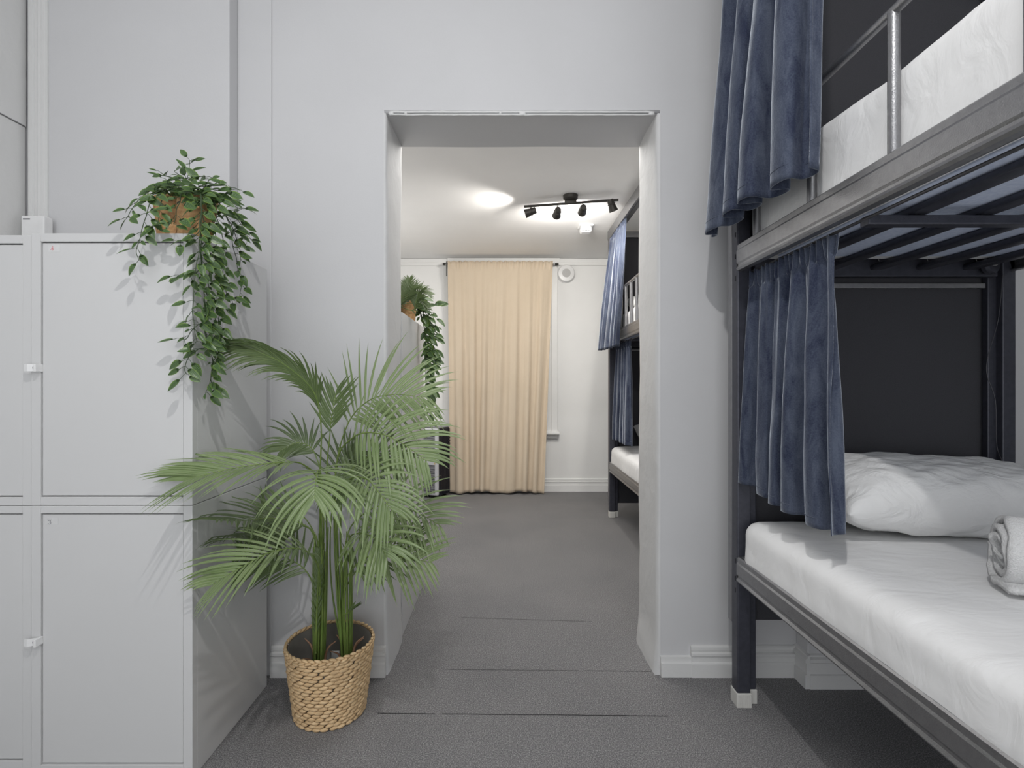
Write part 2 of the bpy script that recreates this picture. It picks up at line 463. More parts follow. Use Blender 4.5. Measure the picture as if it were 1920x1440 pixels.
# carpet seams
bm = bmesh.new()
def seam(x0, y0, x1, y1, w=.0012):
    n = 40
    for i in range(n):
        if R.random() < .04: continue
        a, b = i / n, (i + 1) / n
        xa, xb = x0 + (x1 - x0) * a, x0 + (x1 - x0) * b
        ya, yb = y0 + (y1 - y0) * a, y0 + (y1 - y0) * b
        j = .0015 * noise.noise(Vector((i * .7, y0, 0))); j2 = .0015 * noise.noise(Vector(((i + 1) * .7, y0, 0)))
        vs = [bm.verts.new(c) for c in ((xa, ya + j - w, .0012), (xb, yb + j2 - w, .0012), (xb, yb + j2 + w, .0012), (xa, ya + j + w, .0012))]
        bm.faces.new(vs)
seam(-.43, 1.715, .54, 1.700); seam(-.21, 2.42, .40, 2.38, .0008); seam(-.23, 1.98, .56, 1.965, .0008)
o = link('carpet_seam', bm, 'seam'); o['kind'] = 'structure'; o.name = 'trim_10'

# ================================================================= LOCKERS
def locker(label, x0, x1, yf, yb, z0, z1, marks=None, group='stacked white metal lockers', latch_z=None, right_of=None, lt=.026, tw=.024, bw=.024):
    root = thing('metal_locker', label, 'locker', ((x0 + x1) / 2, yf, z0), group)
    bm = bmesh.new()
    g = .0008
    box(bm, x0, x1, yf + .022, yb, z0 + g, z1 - g, bev=.0015)
    fx0, fx1, fz0, fz1 = x0 + lt, x1 - lt, z0 + bw, z1 - tw
    for a in ((x0, fx0, z0 + g, z1 - g), (fx1, x1, z0 + g, z1 - g), (fx0, fx1, z0 + g, fz0), (fx0, fx1, fz1, z1 - g)):
        box(bm, a[0], a[1], yf, yf + .0225, a[2], a[3], bev=.0012)
    link('cabinet_body', bm, 'locker', root)
    bm = B(fx0 + .0022, fx1 - .0022, yf + .0035, yf + .0215, fz0 + .003, fz1 - .003, bev=.0018)
    dr = link('door', bm, 'locker', root)
    # hasp tab: plate over the frame, hinge lug with a padlock hole
    zl = latch_z if latch_z is not None else (z0 + z1) / 2
    bm = bmesh.new()
    prof = []
    xa = x0 - .008; xb = fx0 + .001
    pts = [(xa, yf - .014), (xa + .012, yf - .017), (xb - .008, yf - .010), (xb, yf - .004)]
    va = []
    for (x, y) in pts: va.append([bm.verts.new((x, y, zl - .009)), bm.verts.new((x, y, zl + .0105)), bm.verts.new((x, y + .0035, zl + .0105)), bm.verts.new((x, y + .0035, zl - .009))])
    for a, b in zip(va, va[1:]):
        for k in range(4): bm.faces.new((a[k], a[(k + 1) % 4], b[(k + 1) % 4], b[k]))
    bm.faces.new(va[0]); bm.faces.new(va[-1])
    box(bm, xb - .004, xb + .003, yf - .020, yf + .004, zl - .010, zl + .011, bev=.001)
    lt_ = link('latch', bm, 'latch', dr)
    bm = bmesh.new(); lathe(bm, [(.0001, 0), (.0045, 0), (.0045, .003), (.0001, .003)], (xb - .007, yf - .0105, zl + .001), 12, axis=Matrix.Rotation(PI / 2, 3, 'X'))
    link('lock_hole', bm, 'darkhole', dr)
    if marks: marks(dr, fx0, fz1, yf)
    return root
def strokes(parent, name, mat, polys, ox, oz, y, s, r=.0006):
    bm = bmesh.new()
    for pl in polys:
        pts = smooth_path([Vector((ox + px * s, y, oz + pz * s)) for px, pz in pl], 14)
        tube(bm, pts, r, 5)
    return link(name, bm, mat, parent)
def marks_up(dr, fx, fz, yf):
    st = link('sticker', B(fx + .018, fx + .052, yf + .0031, yf + .0036, fz - .028, fz - .008), 'paper', dr)
    strokes(dr, 'marking', 'red', [[(0, 1), (-.25, .2), (-.5, .1)], [(-.1, 1.1), (.2, .9)], [(.15, .75), (-.1, .3), (.05, 0), (.3, .15), (.25, .45), (0, .3)]], fx + .030, fz - .023, yf + .003, .011)
def marks_low(dr, fx, fz, yf):
    link('sticker', B(fx + .010, fx + .046, yf + .0031, yf + .0036, fz - .031, fz - .013), 'paper', dr)
    strokes(dr, 'marking', 'ink', [[(-.4, .9), (.1, 1.05), (.35, .8), (0, .55)], [(0, .55), (.4, .4), (.2, 0), (-.45, .1)]], fx + .022, fz - .030, yf + .003, .0095)
    strokes(dr, 'marking', 'ink', [[(-.7, 0), (0, .03), (.7, 0)]], fx + .022, fz - .016, yf + .003, .009, .0004)
LX0, LX1 = -1.322, -.873
locker('white metal locker with a faint red mark on its door, behind the hanging vine', LX0, LX1, 1.427, 1.873, .764, 1.524, marks_up, latch_z=1.147)
locker('white metal locker with a taped 3 on its door, on the carpet beside the palm', LX0, LX1, 1.427, 1.873, 0, .764, marks_low, latch_z=.388, tw=.022, bw=.041)
locker('white metal locker cut off by the left edge, upper one of the left stack', -1.735, -1.327, 1.434, 1.873, .762, 1.521, latch_z=1.147)
locker('white metal locker cut off by the left edge, lower one of the left stack', -1.735, -1.327, 1.434, 1.873, 0, .762, latch_z=.388, tw=.022, bw=.047)
# far stack behind the left jamb of the doorway
locker('pale locker stack bottom unit in the far room just past the left doorway jamb', -.90, -.452, 2.24, 2.82, 0, .71, group='lockers in the far room')
locker('pale locker in the far room carrying the little palm and the trailing vine', -.90, -.452, 2.24, 2.82, .71, 1.42, group='lockers in the far room')
# small white device on the wall over the lockers
rt = thing('wall_router', 'small white plastic box on the wall above the left lockers', 'router', (-1.70, 1.86, 1.6))
link('housing', B(-1.728, -1.645, 1.825, 1.862, 1.585, 1.705, bev=.004), 'latch', rt)
link('print', B(-1.720, -1.695, 1.8242, 1.8248, 1.690, 1.694), 'ink', rt)

# ================================================================= VINES
def leaf(bm, uvl, base, d, n, L, W, curl=.15, fold=.25, mi=0):
    """pointed oval leaf; d along, n upper-face normal"""
    d = d.normalized(); s = d.cross(n)
    s = s.normalized() if s.length > 1e-5 else d.orthogonal().normalized()
    n = s.cross(d).normalized()
    nv = 7; rows = []
    for j in range(nv + 1):
        v = j / nv
        w = W * .5 * (math.sin(PI * v ** .78) ** .85 if 0 < v < 1 else 0)
        c = base + d * (L * v) - n * (curl * L * v * v)
        if w < 1e-6: rows.append([(bm.verts.new(c), .5, v)])
        else: rows.append([(bm.verts.new(c + s * (w * k) + n * (abs(k) * w * fold)), .5 + .5 * k, v) for k in (-1, -.5, 0, .5, 1)])
    for a, b in zip(rows, rows[1:]):
        if len(a) == 1 and len(b) == 1: continue
        if len(a) == 1: quads = [(a[0], b[k], b[k + 1]) for k in range(4)]
        elif len(b) == 1: quads = [(a[k], a[k + 1], b[0]) for k in range(4)]
        else: quads = [(a[k], a[k + 1], b[k + 1], b[k]) for k in range(4)]
        for q in quads:
            f = bm.faces.new([x[0] for x in q]); f.smooth = True; f.material_index = mi
            for lp, x in zip(f.loops, q): lp[uvl].uv = (x[1], x[2])
def rnd_unit(rr):
    while True:
        v = Vector((rr.uniform(-1, 1), rr.uniform(-1, 1), rr.uniform(-1, 1)))
        if .1 < v.length < 1: return v.normalized()
def vine(parent, strands, rr, scale=1.0, clampf=None, spacing=.021, size=1.14, part='foliage'):
    bs = bmesh.new(); bl = bmesh.new(); uvl = bl.loops.layers.uv.new('UVMap')
    for st in strands:
        pts = smooth_path(st, max(10, int(len(st) * 8)))
        if clampf: pts = [clampf(p) for p in pts]
        # gentle wiggle
        pts = [p + Vector((noise.noise(p * 25), noise.noise(p * 25 + Vector((9, 0, 0))), 0)) * .004 * scale for p in pts]
        tube(bs, pts, [.0014 * scale * (1.1 - .5 * i / len(pts)) for i in range(len(pts))], 5)
        acc = 0; side = 1
        for i in range(1, len(pts)):
            seg = (pts[i] - pts[i - 1]); acc += seg.length
            if acc < spacing * scale * rr.uniform(.8, 1.2) and i < len(pts) - 1: continue
            acc = 0; side = -side
            t = seg.normalized()
            ang = rr.uniform(-.7, .7) + (0 if side > 0 else PI)
            sd = Vector((math.cos(ang), -abs(math.sin(ang)) * .5 - .1, 0))
            nl = 2 if rr.random() < .45 else 1
            for q in range(nl):
                dd = (t * rr.uniform(.2, .7) + sd * rr.uniform(.6, 1) * (1 if q == 0 else -1) + Vector((0, 0, rr.uniform(-.45, .15)))).normalized()
                L = rr.uniform(.026, .040) * scale * size; 
                if rr.random() < .25: L *= .6
                pet = L * rr.uniform(.25, .5)
                b = pts[i] + dd * pet
                if clampf and clampf(b + dd * L) != b + dd * L:
                    dd = Vector((abs(dd.x) * .6, -abs(dd.y) - .4, dd.z)).normalized(); b = pts[i] + dd * pet
                tube(bs, [pts[i], pts[i] + dd * pet * .5 + Vector((0, 0, .002)), b], .0007 * scale, 4)
                nrm = (Vector((0, -1, .7)) + rnd_unit(rr) * .55).normalized()
                leaf(bl, uvl, b, dd, nrm, L, L * rr.uniform(.42, .54), curl=rr.uniform(0, .3))
    link('stems', bs, 'vstem', parent)
    link('foliage', bl, 'vine', parent, autos='keep')
def weave_pot(parent, c, rb, rt, h, tilt=(0, 0)):
    """small pot of broad plaited strips: a lattice of slightly lifted diamonds over a tapered wall"""
    c = Vector(c); A = Matrix.Rotation(tilt[0], 3, 'Y') @ Matrix.Rotation(tilt[1], 3, 'X')
    bm = bmesh.new()
    lathe(bm, [(.001, 0), (rb, 0), (rt * .985, h), (rt * .9, h), (rb * .9, .01)], c, 32, axis=A)
    n, rows = 10, 5
    for j in range(rows + 1):
        for k in range(n):
            th = 2 * PI * (k + .5 * (j % 2)) / n; zc = h * (j + .0) / rows
            sgn = 1 if (j % 2) else -1
            def q(da, dz, off):
                z = min(max(zc + dz, 0), h); r = rb + (rt - rb) * z / h + off
                return c + A @ Vector((r * math.cos(th + da), r * math.sin(th + da), z))
            da = 2 * PI / n * .52; dz = h / rows * 1.04
            pts = [q(-da, 0, .0005), q(0, -dz, .0005), q(da, 0, .0005), q(0, dz, .0005)]
            ce = bm.verts.new(q(0, 0, .0045)); vs = [bm.verts.new(p) for p in pts]
            mids = [bm.verts.new((q(-da * .5, -dz * .5, .0035))), bm.verts.new(q(da * .5, -dz * .5, .0018)), bm.verts.new(q(da * .5, dz * .5, .0035)), bm.verts.new(q(-da * .5, dz * .5, .0018))]
            ring = [vs[0], mids[0], vs[1], mids[1], vs[2], mids[2], vs[3], mids[3]]
            for i in range(8):
                try: bm.faces.new((ce, ring[i], ring[(i + 1) % 8]))
                except ValueError: pass
    # braided rim
    for k in range(22):
        th = 2 * PI * k / 22; r = rt
        t = Vector((-math.sin(th), math.cos(th), 0)); o = Vector((math.cos(th), math.sin(th), 0))
        ellipsoid(bm, c + A @ (o * r + Vector((0, 0, h))), A @ (t * r * .19 + Vector((0, 0, .003))), A @ (o * .0035), A @ Vector((0, 0, .0042)), nu=6, nv=4)
    return link('basket_pot', bm, 'straw2', parent, smooth='auto')
def near_clamp(p):
    # stay outside the locker body and above its top
    if p.y > 1.415 and p.x < -.862 and p.z < 1.53:
        if p.z > 1.50: p = Vector((p.x, p.y, 1.532))
        elif (p.y - 1.415) < (-.862 - p.x): p = Vector((p.x, 1.412, p.z))
        else: p = Vector((-.860, p.y, p.z))
    return p
def D(x):                                      # depth of a strand hanging just clear of the locker
    return 1.395 if x < 378 else min(1.68, .845 * 960 / (948 - x))
def S_(pts, start=None):
    out = [Vector(p) for p in (start or [])]
    return out + [P(x, y, D(x)) for x, y in pts]
potA = (-.998, 1.545, 1.525); potB = (-.912, 1.50, 1.525)
va = thing('trailing_vine_plant', 'artificial trailing vine in a brown woven pot, left one of the pair on the locker', 'potted plant', potA, 'trailing vines on the lockers')
weave_pot(va, potA, .042, .052, .128)
link('soil', lathe(bmesh.new(), [(.0001, .112), (.046, .112), (.0460, .108), (.0001, .106)], potA, 20), 'soil', va)
topA = Vector(potA) + Vector((0, 0, .12)); topB = Vector(potB) + Vector((0, 0, .115))
vb_ = thing('trailing_vine_plant', 'artificial trailing vine in a brown woven pot at the locker corner, with the longest strands', 'potted plant', potB, 'trailing vines on the lockers')
weave_pot(vb_, potB, .040, .050, .118, (.06, -.05))
link('soil', lathe(bmesh.new(), [(.0001, .100), (.044, .100), (.0440, .096), (.0001, .094)], potB, 20), 'soil', vb_)
rr = random.Random(3)
vine(va, [
    [topA, P(318, 350, 1.49), P(292, 352, 1.44), P(267, 368, 1.40), P(250, 390, 1.38), P(241, 408, 1.38)],
    [topA, P(312, 358, 1.46), P(288, 366, 1.40), P(274, 404, 1.38), P(262, 440, 1.375), P(258, 470, 1.375), P(263, 488, 1.375)],
    [topA, P(316, 352, 1.47), P(303, 378, 1.40), P(297, 410, 1.38), P(296, 430, 1.38)],
    [topA, P(330, 340, 1.52), P(310, 330, 1.50), P(298, 322, 1.49)],
    [topA, P(345, 345, 1.50), P(354, 325, 1.5), P(357, 302, 1.50)],
    [topA, P(335, 350, 1.50), P(338, 330, 1.5), P(328, 322, 1.50)],
    [topA, P(325, 350, 1.46), P(318, 352, 1.44), P(312, 338, 1.42)],
    [topA, P(345, 352, 1.46), P(340, 370, 1.42), P(330, 395, 1.39), P(325, 420, 1.385)],
], rr, clampf=near_clamp)
rr = random.Random(11)
c0 = [topB, P(376, 362, 1.44), P(377, 390, 1.42)]
vine(vb_, [
    [topB, P(372, 350, 1.47), P(390, 352, 1.46), P(411, 357, 1.46), P(435, 352, 1.47), P(450, 357, 1.47)],
    [topB, P(382, 350, 1.47), P(390, 338, 1.47), P(398, 333, 1.47)],
    [topB, P(372, 350, 1.46), P(366, 340, 1.45), P(350, 335, 1.44)],
    [topB, P(384, 352, 1.45), P(400, 345, 1.45), P(405, 342, 1.45)],
    c0 + S_([(375, 430), (375, 470), (380, 520), (384, 560), (383, 600), (388, 628), (397, 660), (398, 695), (392, 715), (386, 735)]),
    c0 + S_([(376, 425), (368, 440), (350, 450), (335, 452)]),
    S_([(378, 500), (368, 510), (352, 518), (336, 516)], [P(376, 470, 1.39)]),
    S_([(384, 600), (370, 610), (358, 622), (348, 636), (338, 634)], [P(382, 560, 1.395)]),
    S_([(386, 650), (370, 655), (355, 668), (346, 690), (350, 702)], [P(384, 620, 1.395)]),
    c0 + S_([(378, 440), (372, 480), (366, 520), (363, 560), (362, 590), (368, 640)]),
    c0 + S_([(386, 430), (392, 465), (402, 500), (410, 540), (414, 575), (409, 610), (413, 626)]),
    [topB, P(396, 362, 1.46), P(410, 380, 1.47)] + S_([(425, 405), (438, 430), (446, 455), (452, 480), (450, 500)]),
    [topB, P(396, 368, 1.46)] + S_([(404, 400), (416, 440), (420, 480), (418, 515), (424, 545), (436, 565)]),
    [topB, P(400, 366, 1.46)] + S_([(420, 395), (445, 412), (458, 430), (466, 448)]),
    [topB, P(398, 362, 1.46)] + S_([(414, 388), (430, 420), (436, 460), (446, 500), (452, 535), (448, 560)]),
    [topB, P(392, 372, 1.45)] + S_([(398, 410), (404, 450), (404, 490), (408, 530)]),
    [topB, P(402, 362, 1.46)] + S_([(428, 378), (446, 390), (456, 392)]),
    S_([(392, 610), (402, 640), (408, 665)], [P(386, 590, 1.40)]),
    S_([(398, 690), (394, 715), (402, 732)], [P(398, 670, 1.41)]),
    S_([(395, 570), (404, 600), (402, 640)], [P(386, 545, 1.40)]),
    S_([(388, 470), (392, 520), (390, 560)], [P(384, 440, 1.41)]),
], rr, clampf=near_clamp)

# far vine and little palm on the far locker
def far_clamp(p):
    if p.x < -.445 and 2.2 < p.y < 2.85 and p.z < 1.425:
        p = Vector((p.x, p.y, 1.43)) if p.z > 1.40 else Vector((-.443, p.y, p.z))
    return p
fp = (-.50, 2.58, 1.421)
vf = thing('trailing_vine_plant', 'dark trailing vine in a small brown pot seen past the left doorway jamb', 'potted plant', fp)
weave_pot(vf, fp, .040, .050, .12)
tf = Vector(fp) + Vector((0, 0, .115)); rr = random.Random(5)
def q(x, y, d=2.66): return P(x, y, d)
vine(vf, [
    [tf, q(785, 570, 2.6), q(800, 575), q(812, 572)],
    [tf, q(788, 575), q(798, 600), q(806, 640), q(802, 690), q(806, 730), q(808, 770)],
    [tf, q(790, 578), q(803, 595), q(812, 620), q(814, 655)],
    [tf, q(790, 580), q(801, 620), q(800, 660), q(797, 700), q(800, 740), q(804, 780)],
    [tf, q(786, 585), q(797, 625), q(803, 668), q(798, 712)],
    [tf, q(792, 572), q(808, 585), q(818, 612)],
    [tf, q(785, 582), q(794, 610), q(795, 640), q(797, 665)],
    [tf, q(782, 566), q(778, 556), q(790, 560)],
    [tf, q(790, 590), q(796, 620), q(809, 650), q(812, 690)],
], rr, scale=1.35, clampf=far_clamp, spacing=.016)

# ================================================================= PALM
def frond(parent, pts, nrm, Lmax, mats=('palm', 'stalk'), n=26, start=.25, droop=.35, width=.0115, spread=1.0, rr=R, clampf=None, r0=.0035, fwd=.55, bias=0):
    path = smooth_path(pts, 60)
    bm = bmesh.new(); uvl = bm.loops.layers.uv.new('UVMap')
    tube(bm, path, [r0 * (1.05 - .8 * i / 60) for i in range(61)], 6, mi=1)
    nrm = Vector(nrm).normalized()
    for k in range(n):
        t = start + (1 - start) * (k + .5) / n
        prof = math.sin(PI * min(1, (.16 + .80 * (k + .5) / n))) ** .6
        for sgn in (-1, 1):
            tt = min(.999, t + sgn * .25 / n * rr.uniform(.3, 1))
            f = tt * 60; i = min(59, int(f)); p = path[i].lerp(path[i + 1], f - i)
            T = (path[min(60, i + 2)] - path[max(0, i - 1)]).normalized()
            sd = T.cross(nrm)
            sd = sd.normalized() if sd.length > .05 else T.orthogonal().normalized()
            up = sd.cross(T).normalized()
            L = Lmax * prof * rr.uniform(.85, 1.08) * (1 + bias * sgn)
            ff = fwd + .9 * ((k + .5) / n) ** 1.5
            d0 = (sd * sgn * spread + T * ff + up * .28 + rnd_unit(rr) * .07).normalized()
            seg = 6; c = [p]; d = d0.copy()
            for s in range(seg):
                d = (d + Vector((0, 0, -1)) * droop * (.35 + s / seg) / seg * 2 + T * .02).normalized()
                c.append(c[-1] + d * L / seg)
            if clampf: c = [c[0]] + [clampf(x) for x in c[1:]]
            wv = (up * sgn * -1).cross(d0); wv = wv.normalized()
            wv = (T - d0 * T.dot(d0)); wv = (wv + up * .35 * sgn * 0).normalized()
            rows = []
            for s in range(seg + 1):
                v = s / seg; w = width * .5 * min(1, .35 + 3 * v) * (1 - v ** 2.2)
                dd = (c[min(seg, s + 1)] - c[max(0, s - 1)])
                dd = dd.normalized() if dd.length > 1e-6 else d0
                a = (wv - dd * wv.dot(dd)); a = a.normalized() if a.length > 1e-4 else wv
                nn = a.cross(dd)
                if s == seg: rows.append([(bm.verts.new(c[s]), .5, 1)])
                else: rows.append([(bm.verts.new(c[s] - a * w), 0, v), (bm.verts.new(c[s] + nn * w * .35), .5, v), (bm.verts.new(c[s] + a * w), 1, v)])
            for A_, B_ in zip(rows, rows[1:]):
                if len(B_) == 1: qs = [(A_[0], A_[1], B_[0]), (A_[1], A_[2], B_[0])]
                else: qs = [(A_[0], A_[1], B_[1], B_[0]), (A_[1], A_[2], B_[2], B_[1])]
                for q_ in qs:
                    fc = bm.faces.new([x[0] for x in q_]); fc.smooth = True
                    for lp, x in zip(fc.loops, q_): lp[uvl].uv = (x[1], x[2])
    return link('frond', bm, mats, parent, autos='keep')
def palm_clamp(p):
    x, y, z = p
    if y > 1.915: y = 1.915
    if y > 1.42 and x < -.864 and z < 1.53: x = -.864
    elif y > WF - .04 and x < DL + .01: y = WF - .04
    return Vector((x, y, max(z, .02)))
BX, BY = -.594, 1.735
pl = thing('potted_palm', 'artificial areca palm in a round woven straw basket on the carpet by the doorway', 'potted plant', (BX, BY, 0))
# woven basket
HB, RB, RT = .235, .112, .141
def brad(z): return RB + (RT - RB) * (z / HB) ** .9
bm = bmesh.new(); rows = 19; rr = random.Random(2)
for j in range(rows):
    z = .007 + (HB - .022) * j / (rows - 1); r = brad(z); n = 27
    for k in range(n):
        th = 2 * PI * (k + .5 * (j % 2)) / n + .03 * rr.uniform(-1, 1)
        o = Vector((math.cos(th), math.sin(th), 0)); t = Vector((-o.y, o.x, 0))
        c = Vector((BX, BY, z)) + o * (r + .001 * rr.uniform(-1, 1))
        tl = .30 * (1 if j % 2 else .55) * rr.uniform(.7, 1.3)
        ax = (t * .0168 * r / .127 + Vector((0, 0, .0165 * tl * .55))); ay = o * .0058; az = Vector((0, 0, .0066)) - t * .0014
        ellipsoid(bm, c, ax, ay, az, nu=8, nv=6)
for row, (zz, ro, n, sg) in enumerate([(HB - .006, .001, 40, 1), (HB + .002, -.001, 40, -1)]):
    for k in range(n):
        th = 2 * PI * (k + .5 * row) / n; o = Vector((math.cos(th), math.sin(th), 0)); t = Vector((-o.y, o.x, 0))
        ellipsoid(bm, Vector((BX, BY, zz)) + o * (RT + ro), t * .0145 + Vector((0, 0, .004 * sg)), o * .0055, Vector((0, 0, .0052)), nu=6, nv=5)
basket = link('woven_basket', bm, 'straw', pl, smooth=True)
bm = bmesh.new()
lathe(bm, [(.001, .002), (RB - .006, .002), (RT - .007, HB - .002), (RT - .010, HB - .002), (RB - .010, .006), (.001, .006)], (BX, BY, 0), 48)
link('basket_liner', bm, 'liner', pl, smooth=True)
for (px, py) in ((BX - .035, BY - .01), (BX + .052, BY + .02)):
    bm = bmesh.new(); lathe(bm, [(.001, .007), (.036, .007), (.044, .085), (.046, .092), (.042, .092), (.040, .080), (.001, .078)], (px, py, 0), 24)
    link('nursery_pot', bm, 'soil', pl, smooth=True)
bm = bmesh.new()
for k in range(8):
    a = 2 * PI * k / 8; c = Vector((BX + .012 + .02 * math.cos(a), BY + .02 + .022 * math.sin(a), .13))
box(bm, BX - .012, BX + .016, BY + .045, BY + .047, .10, .175, bev=.0008)
link('care_label', bm, 'paper', pl)
C1 = Vector((BX - .035, BY - .01, .08)); C2 = Vector((BX + .052, BY + .02, .08))
# dry curling sheaths at the foot of the stems
for c, ang, h in ((C1, 2.9, .16), (C1, 3.9, .12), (C1, .3, .15), (C2, 2.6, .15), (C2, .1, .155), (C2, .5, .14), (C2, 3.6, .12)):
    o = Vector((math.cos(ang), math.sin(ang), 0))
    pts = smooth_path([c + o * .010, c + o * .016 + Vector((0, 0, h * .5)), c + o * .028 + Vector((0, 0, h * .85)), c + o * .055 + Vector((0, 0, h))], 12)
    bm = bmesh.new(); tube(bm, pts, [.0075 * (1 - .8 * (i / 12)) for i in range(13)], 5)
    link('dry_sheath', bm, 'sheath', pl)
# bundles of upright stalks
for c, n, h, lean in ((C1, 11, .62, (.01, -.01)), (C2, 9, .60, (-.005, -.01))):
    bm = bmesh.new()
    for k in range(n):
        a = 2 * PI * k / n + .2; r = .014 if k % 2 else .008
        b = c + Vector((math.cos(a) * r, math.sin(a) * r, 0)); hh = h * R.uniform(.75, 1.05)
        t = b + Vector((lean[0] + math.cos(a) * .012, lean[1] + math.sin(a) * .012, hh))
        tube(bm, smooth_path([b, b.lerp(t, .5) + Vector((math.cos(a) * .003, 0, 0)), t], 10), [.0052 * (1 - .55 * i / 10) for i in range(11)], 6)
    link('stem_cluster', bm, 'stalk', pl)
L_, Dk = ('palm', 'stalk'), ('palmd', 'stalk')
rr = random.Random(21)
def FR(pp, nrm, L, mats=L_, **k):
    pts = [P(*a) for a in pp]
    if pp[0][1] < 1220:                        # the stalk rises out of its own nursery pot
        c = C1 if pp[0][0] < 618 else C2
        m = len(pts) - 1
        pts = [c + Vector((rr.uniform(-.012, .012), rr.uniform(-.012, .012), 0))] + pts
        k['start'] = (k.get('start', .25) * m + 1) / (m + 1)
    return frond(pl, pts, nrm, L, mats, rr=rr, clampf=palm_clamp, **k)
# tall arching fronds
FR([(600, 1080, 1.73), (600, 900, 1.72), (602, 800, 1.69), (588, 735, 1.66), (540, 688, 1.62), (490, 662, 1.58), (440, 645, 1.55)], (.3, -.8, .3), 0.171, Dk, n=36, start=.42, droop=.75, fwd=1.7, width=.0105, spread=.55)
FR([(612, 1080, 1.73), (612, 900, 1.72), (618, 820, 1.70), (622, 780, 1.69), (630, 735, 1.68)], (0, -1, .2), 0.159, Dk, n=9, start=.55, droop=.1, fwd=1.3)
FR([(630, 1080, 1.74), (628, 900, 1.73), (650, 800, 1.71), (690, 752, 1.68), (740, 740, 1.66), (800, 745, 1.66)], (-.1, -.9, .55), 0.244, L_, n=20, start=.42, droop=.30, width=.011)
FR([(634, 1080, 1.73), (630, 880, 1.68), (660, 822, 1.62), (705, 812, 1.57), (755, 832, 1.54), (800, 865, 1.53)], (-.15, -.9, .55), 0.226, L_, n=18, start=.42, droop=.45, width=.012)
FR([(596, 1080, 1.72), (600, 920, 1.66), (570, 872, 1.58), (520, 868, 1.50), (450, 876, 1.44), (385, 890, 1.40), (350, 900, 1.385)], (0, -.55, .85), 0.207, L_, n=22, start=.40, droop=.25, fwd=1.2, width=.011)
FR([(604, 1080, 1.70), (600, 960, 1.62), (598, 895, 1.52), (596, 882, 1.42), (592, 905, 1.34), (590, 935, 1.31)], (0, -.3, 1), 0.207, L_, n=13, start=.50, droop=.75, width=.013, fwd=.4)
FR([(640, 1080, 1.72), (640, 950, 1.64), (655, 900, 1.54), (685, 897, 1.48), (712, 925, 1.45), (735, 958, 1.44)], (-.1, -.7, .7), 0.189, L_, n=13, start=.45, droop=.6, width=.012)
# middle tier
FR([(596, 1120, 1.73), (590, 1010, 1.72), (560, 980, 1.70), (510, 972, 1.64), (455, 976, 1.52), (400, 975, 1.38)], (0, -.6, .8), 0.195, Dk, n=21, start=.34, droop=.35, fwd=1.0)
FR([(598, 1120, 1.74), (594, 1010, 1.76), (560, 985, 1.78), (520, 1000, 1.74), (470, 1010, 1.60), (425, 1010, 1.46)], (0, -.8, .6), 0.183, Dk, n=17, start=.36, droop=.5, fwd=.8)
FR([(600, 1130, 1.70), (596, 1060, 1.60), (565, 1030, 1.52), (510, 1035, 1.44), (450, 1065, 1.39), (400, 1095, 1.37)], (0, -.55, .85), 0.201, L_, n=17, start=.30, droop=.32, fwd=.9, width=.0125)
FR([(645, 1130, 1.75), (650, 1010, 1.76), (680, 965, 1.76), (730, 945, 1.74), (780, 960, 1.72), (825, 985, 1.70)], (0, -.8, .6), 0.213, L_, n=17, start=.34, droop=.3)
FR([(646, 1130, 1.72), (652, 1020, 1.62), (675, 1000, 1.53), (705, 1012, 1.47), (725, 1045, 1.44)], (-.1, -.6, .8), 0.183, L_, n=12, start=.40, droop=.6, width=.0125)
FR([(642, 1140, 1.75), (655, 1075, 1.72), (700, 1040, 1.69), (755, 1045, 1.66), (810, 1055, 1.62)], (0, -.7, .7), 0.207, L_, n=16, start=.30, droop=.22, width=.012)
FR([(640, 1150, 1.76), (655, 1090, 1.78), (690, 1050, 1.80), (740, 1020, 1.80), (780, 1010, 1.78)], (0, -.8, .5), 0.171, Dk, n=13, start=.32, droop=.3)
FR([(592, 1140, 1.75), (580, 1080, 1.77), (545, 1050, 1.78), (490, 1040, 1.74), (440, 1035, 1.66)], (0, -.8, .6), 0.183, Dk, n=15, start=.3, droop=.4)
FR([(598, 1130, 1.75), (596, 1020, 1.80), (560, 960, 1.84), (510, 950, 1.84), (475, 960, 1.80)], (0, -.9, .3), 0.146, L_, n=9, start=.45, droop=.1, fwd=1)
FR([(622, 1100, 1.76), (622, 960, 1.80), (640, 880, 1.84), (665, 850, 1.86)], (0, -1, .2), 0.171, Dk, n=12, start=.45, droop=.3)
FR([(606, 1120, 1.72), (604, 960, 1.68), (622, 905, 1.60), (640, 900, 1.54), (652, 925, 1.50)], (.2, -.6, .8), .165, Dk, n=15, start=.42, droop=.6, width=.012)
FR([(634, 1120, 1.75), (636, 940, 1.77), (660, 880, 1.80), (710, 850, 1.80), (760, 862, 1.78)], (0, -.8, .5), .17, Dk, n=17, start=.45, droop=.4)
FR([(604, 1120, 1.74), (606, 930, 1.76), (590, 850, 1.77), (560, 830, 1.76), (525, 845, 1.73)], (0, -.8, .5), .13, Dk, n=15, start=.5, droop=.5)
# young folded spear and loose blades at the stems
FR([(592, 1225, 1.70), (594, 1150, 1.69), (597, 1080, 1.69), (598, 1030, 1.69)], (0, -1, 0), 0.061, Dk, n=16, start=.15, droop=.1, fwd=2.4, width=.008)
FR([(645, 1165, 1.73), (652, 1150, 1.72), (662, 1141, 1.71)], (0, -1, .5), .075, Dk, n=2, start=.6, droop=.1, fwd=3, spread=.25, width=.011)
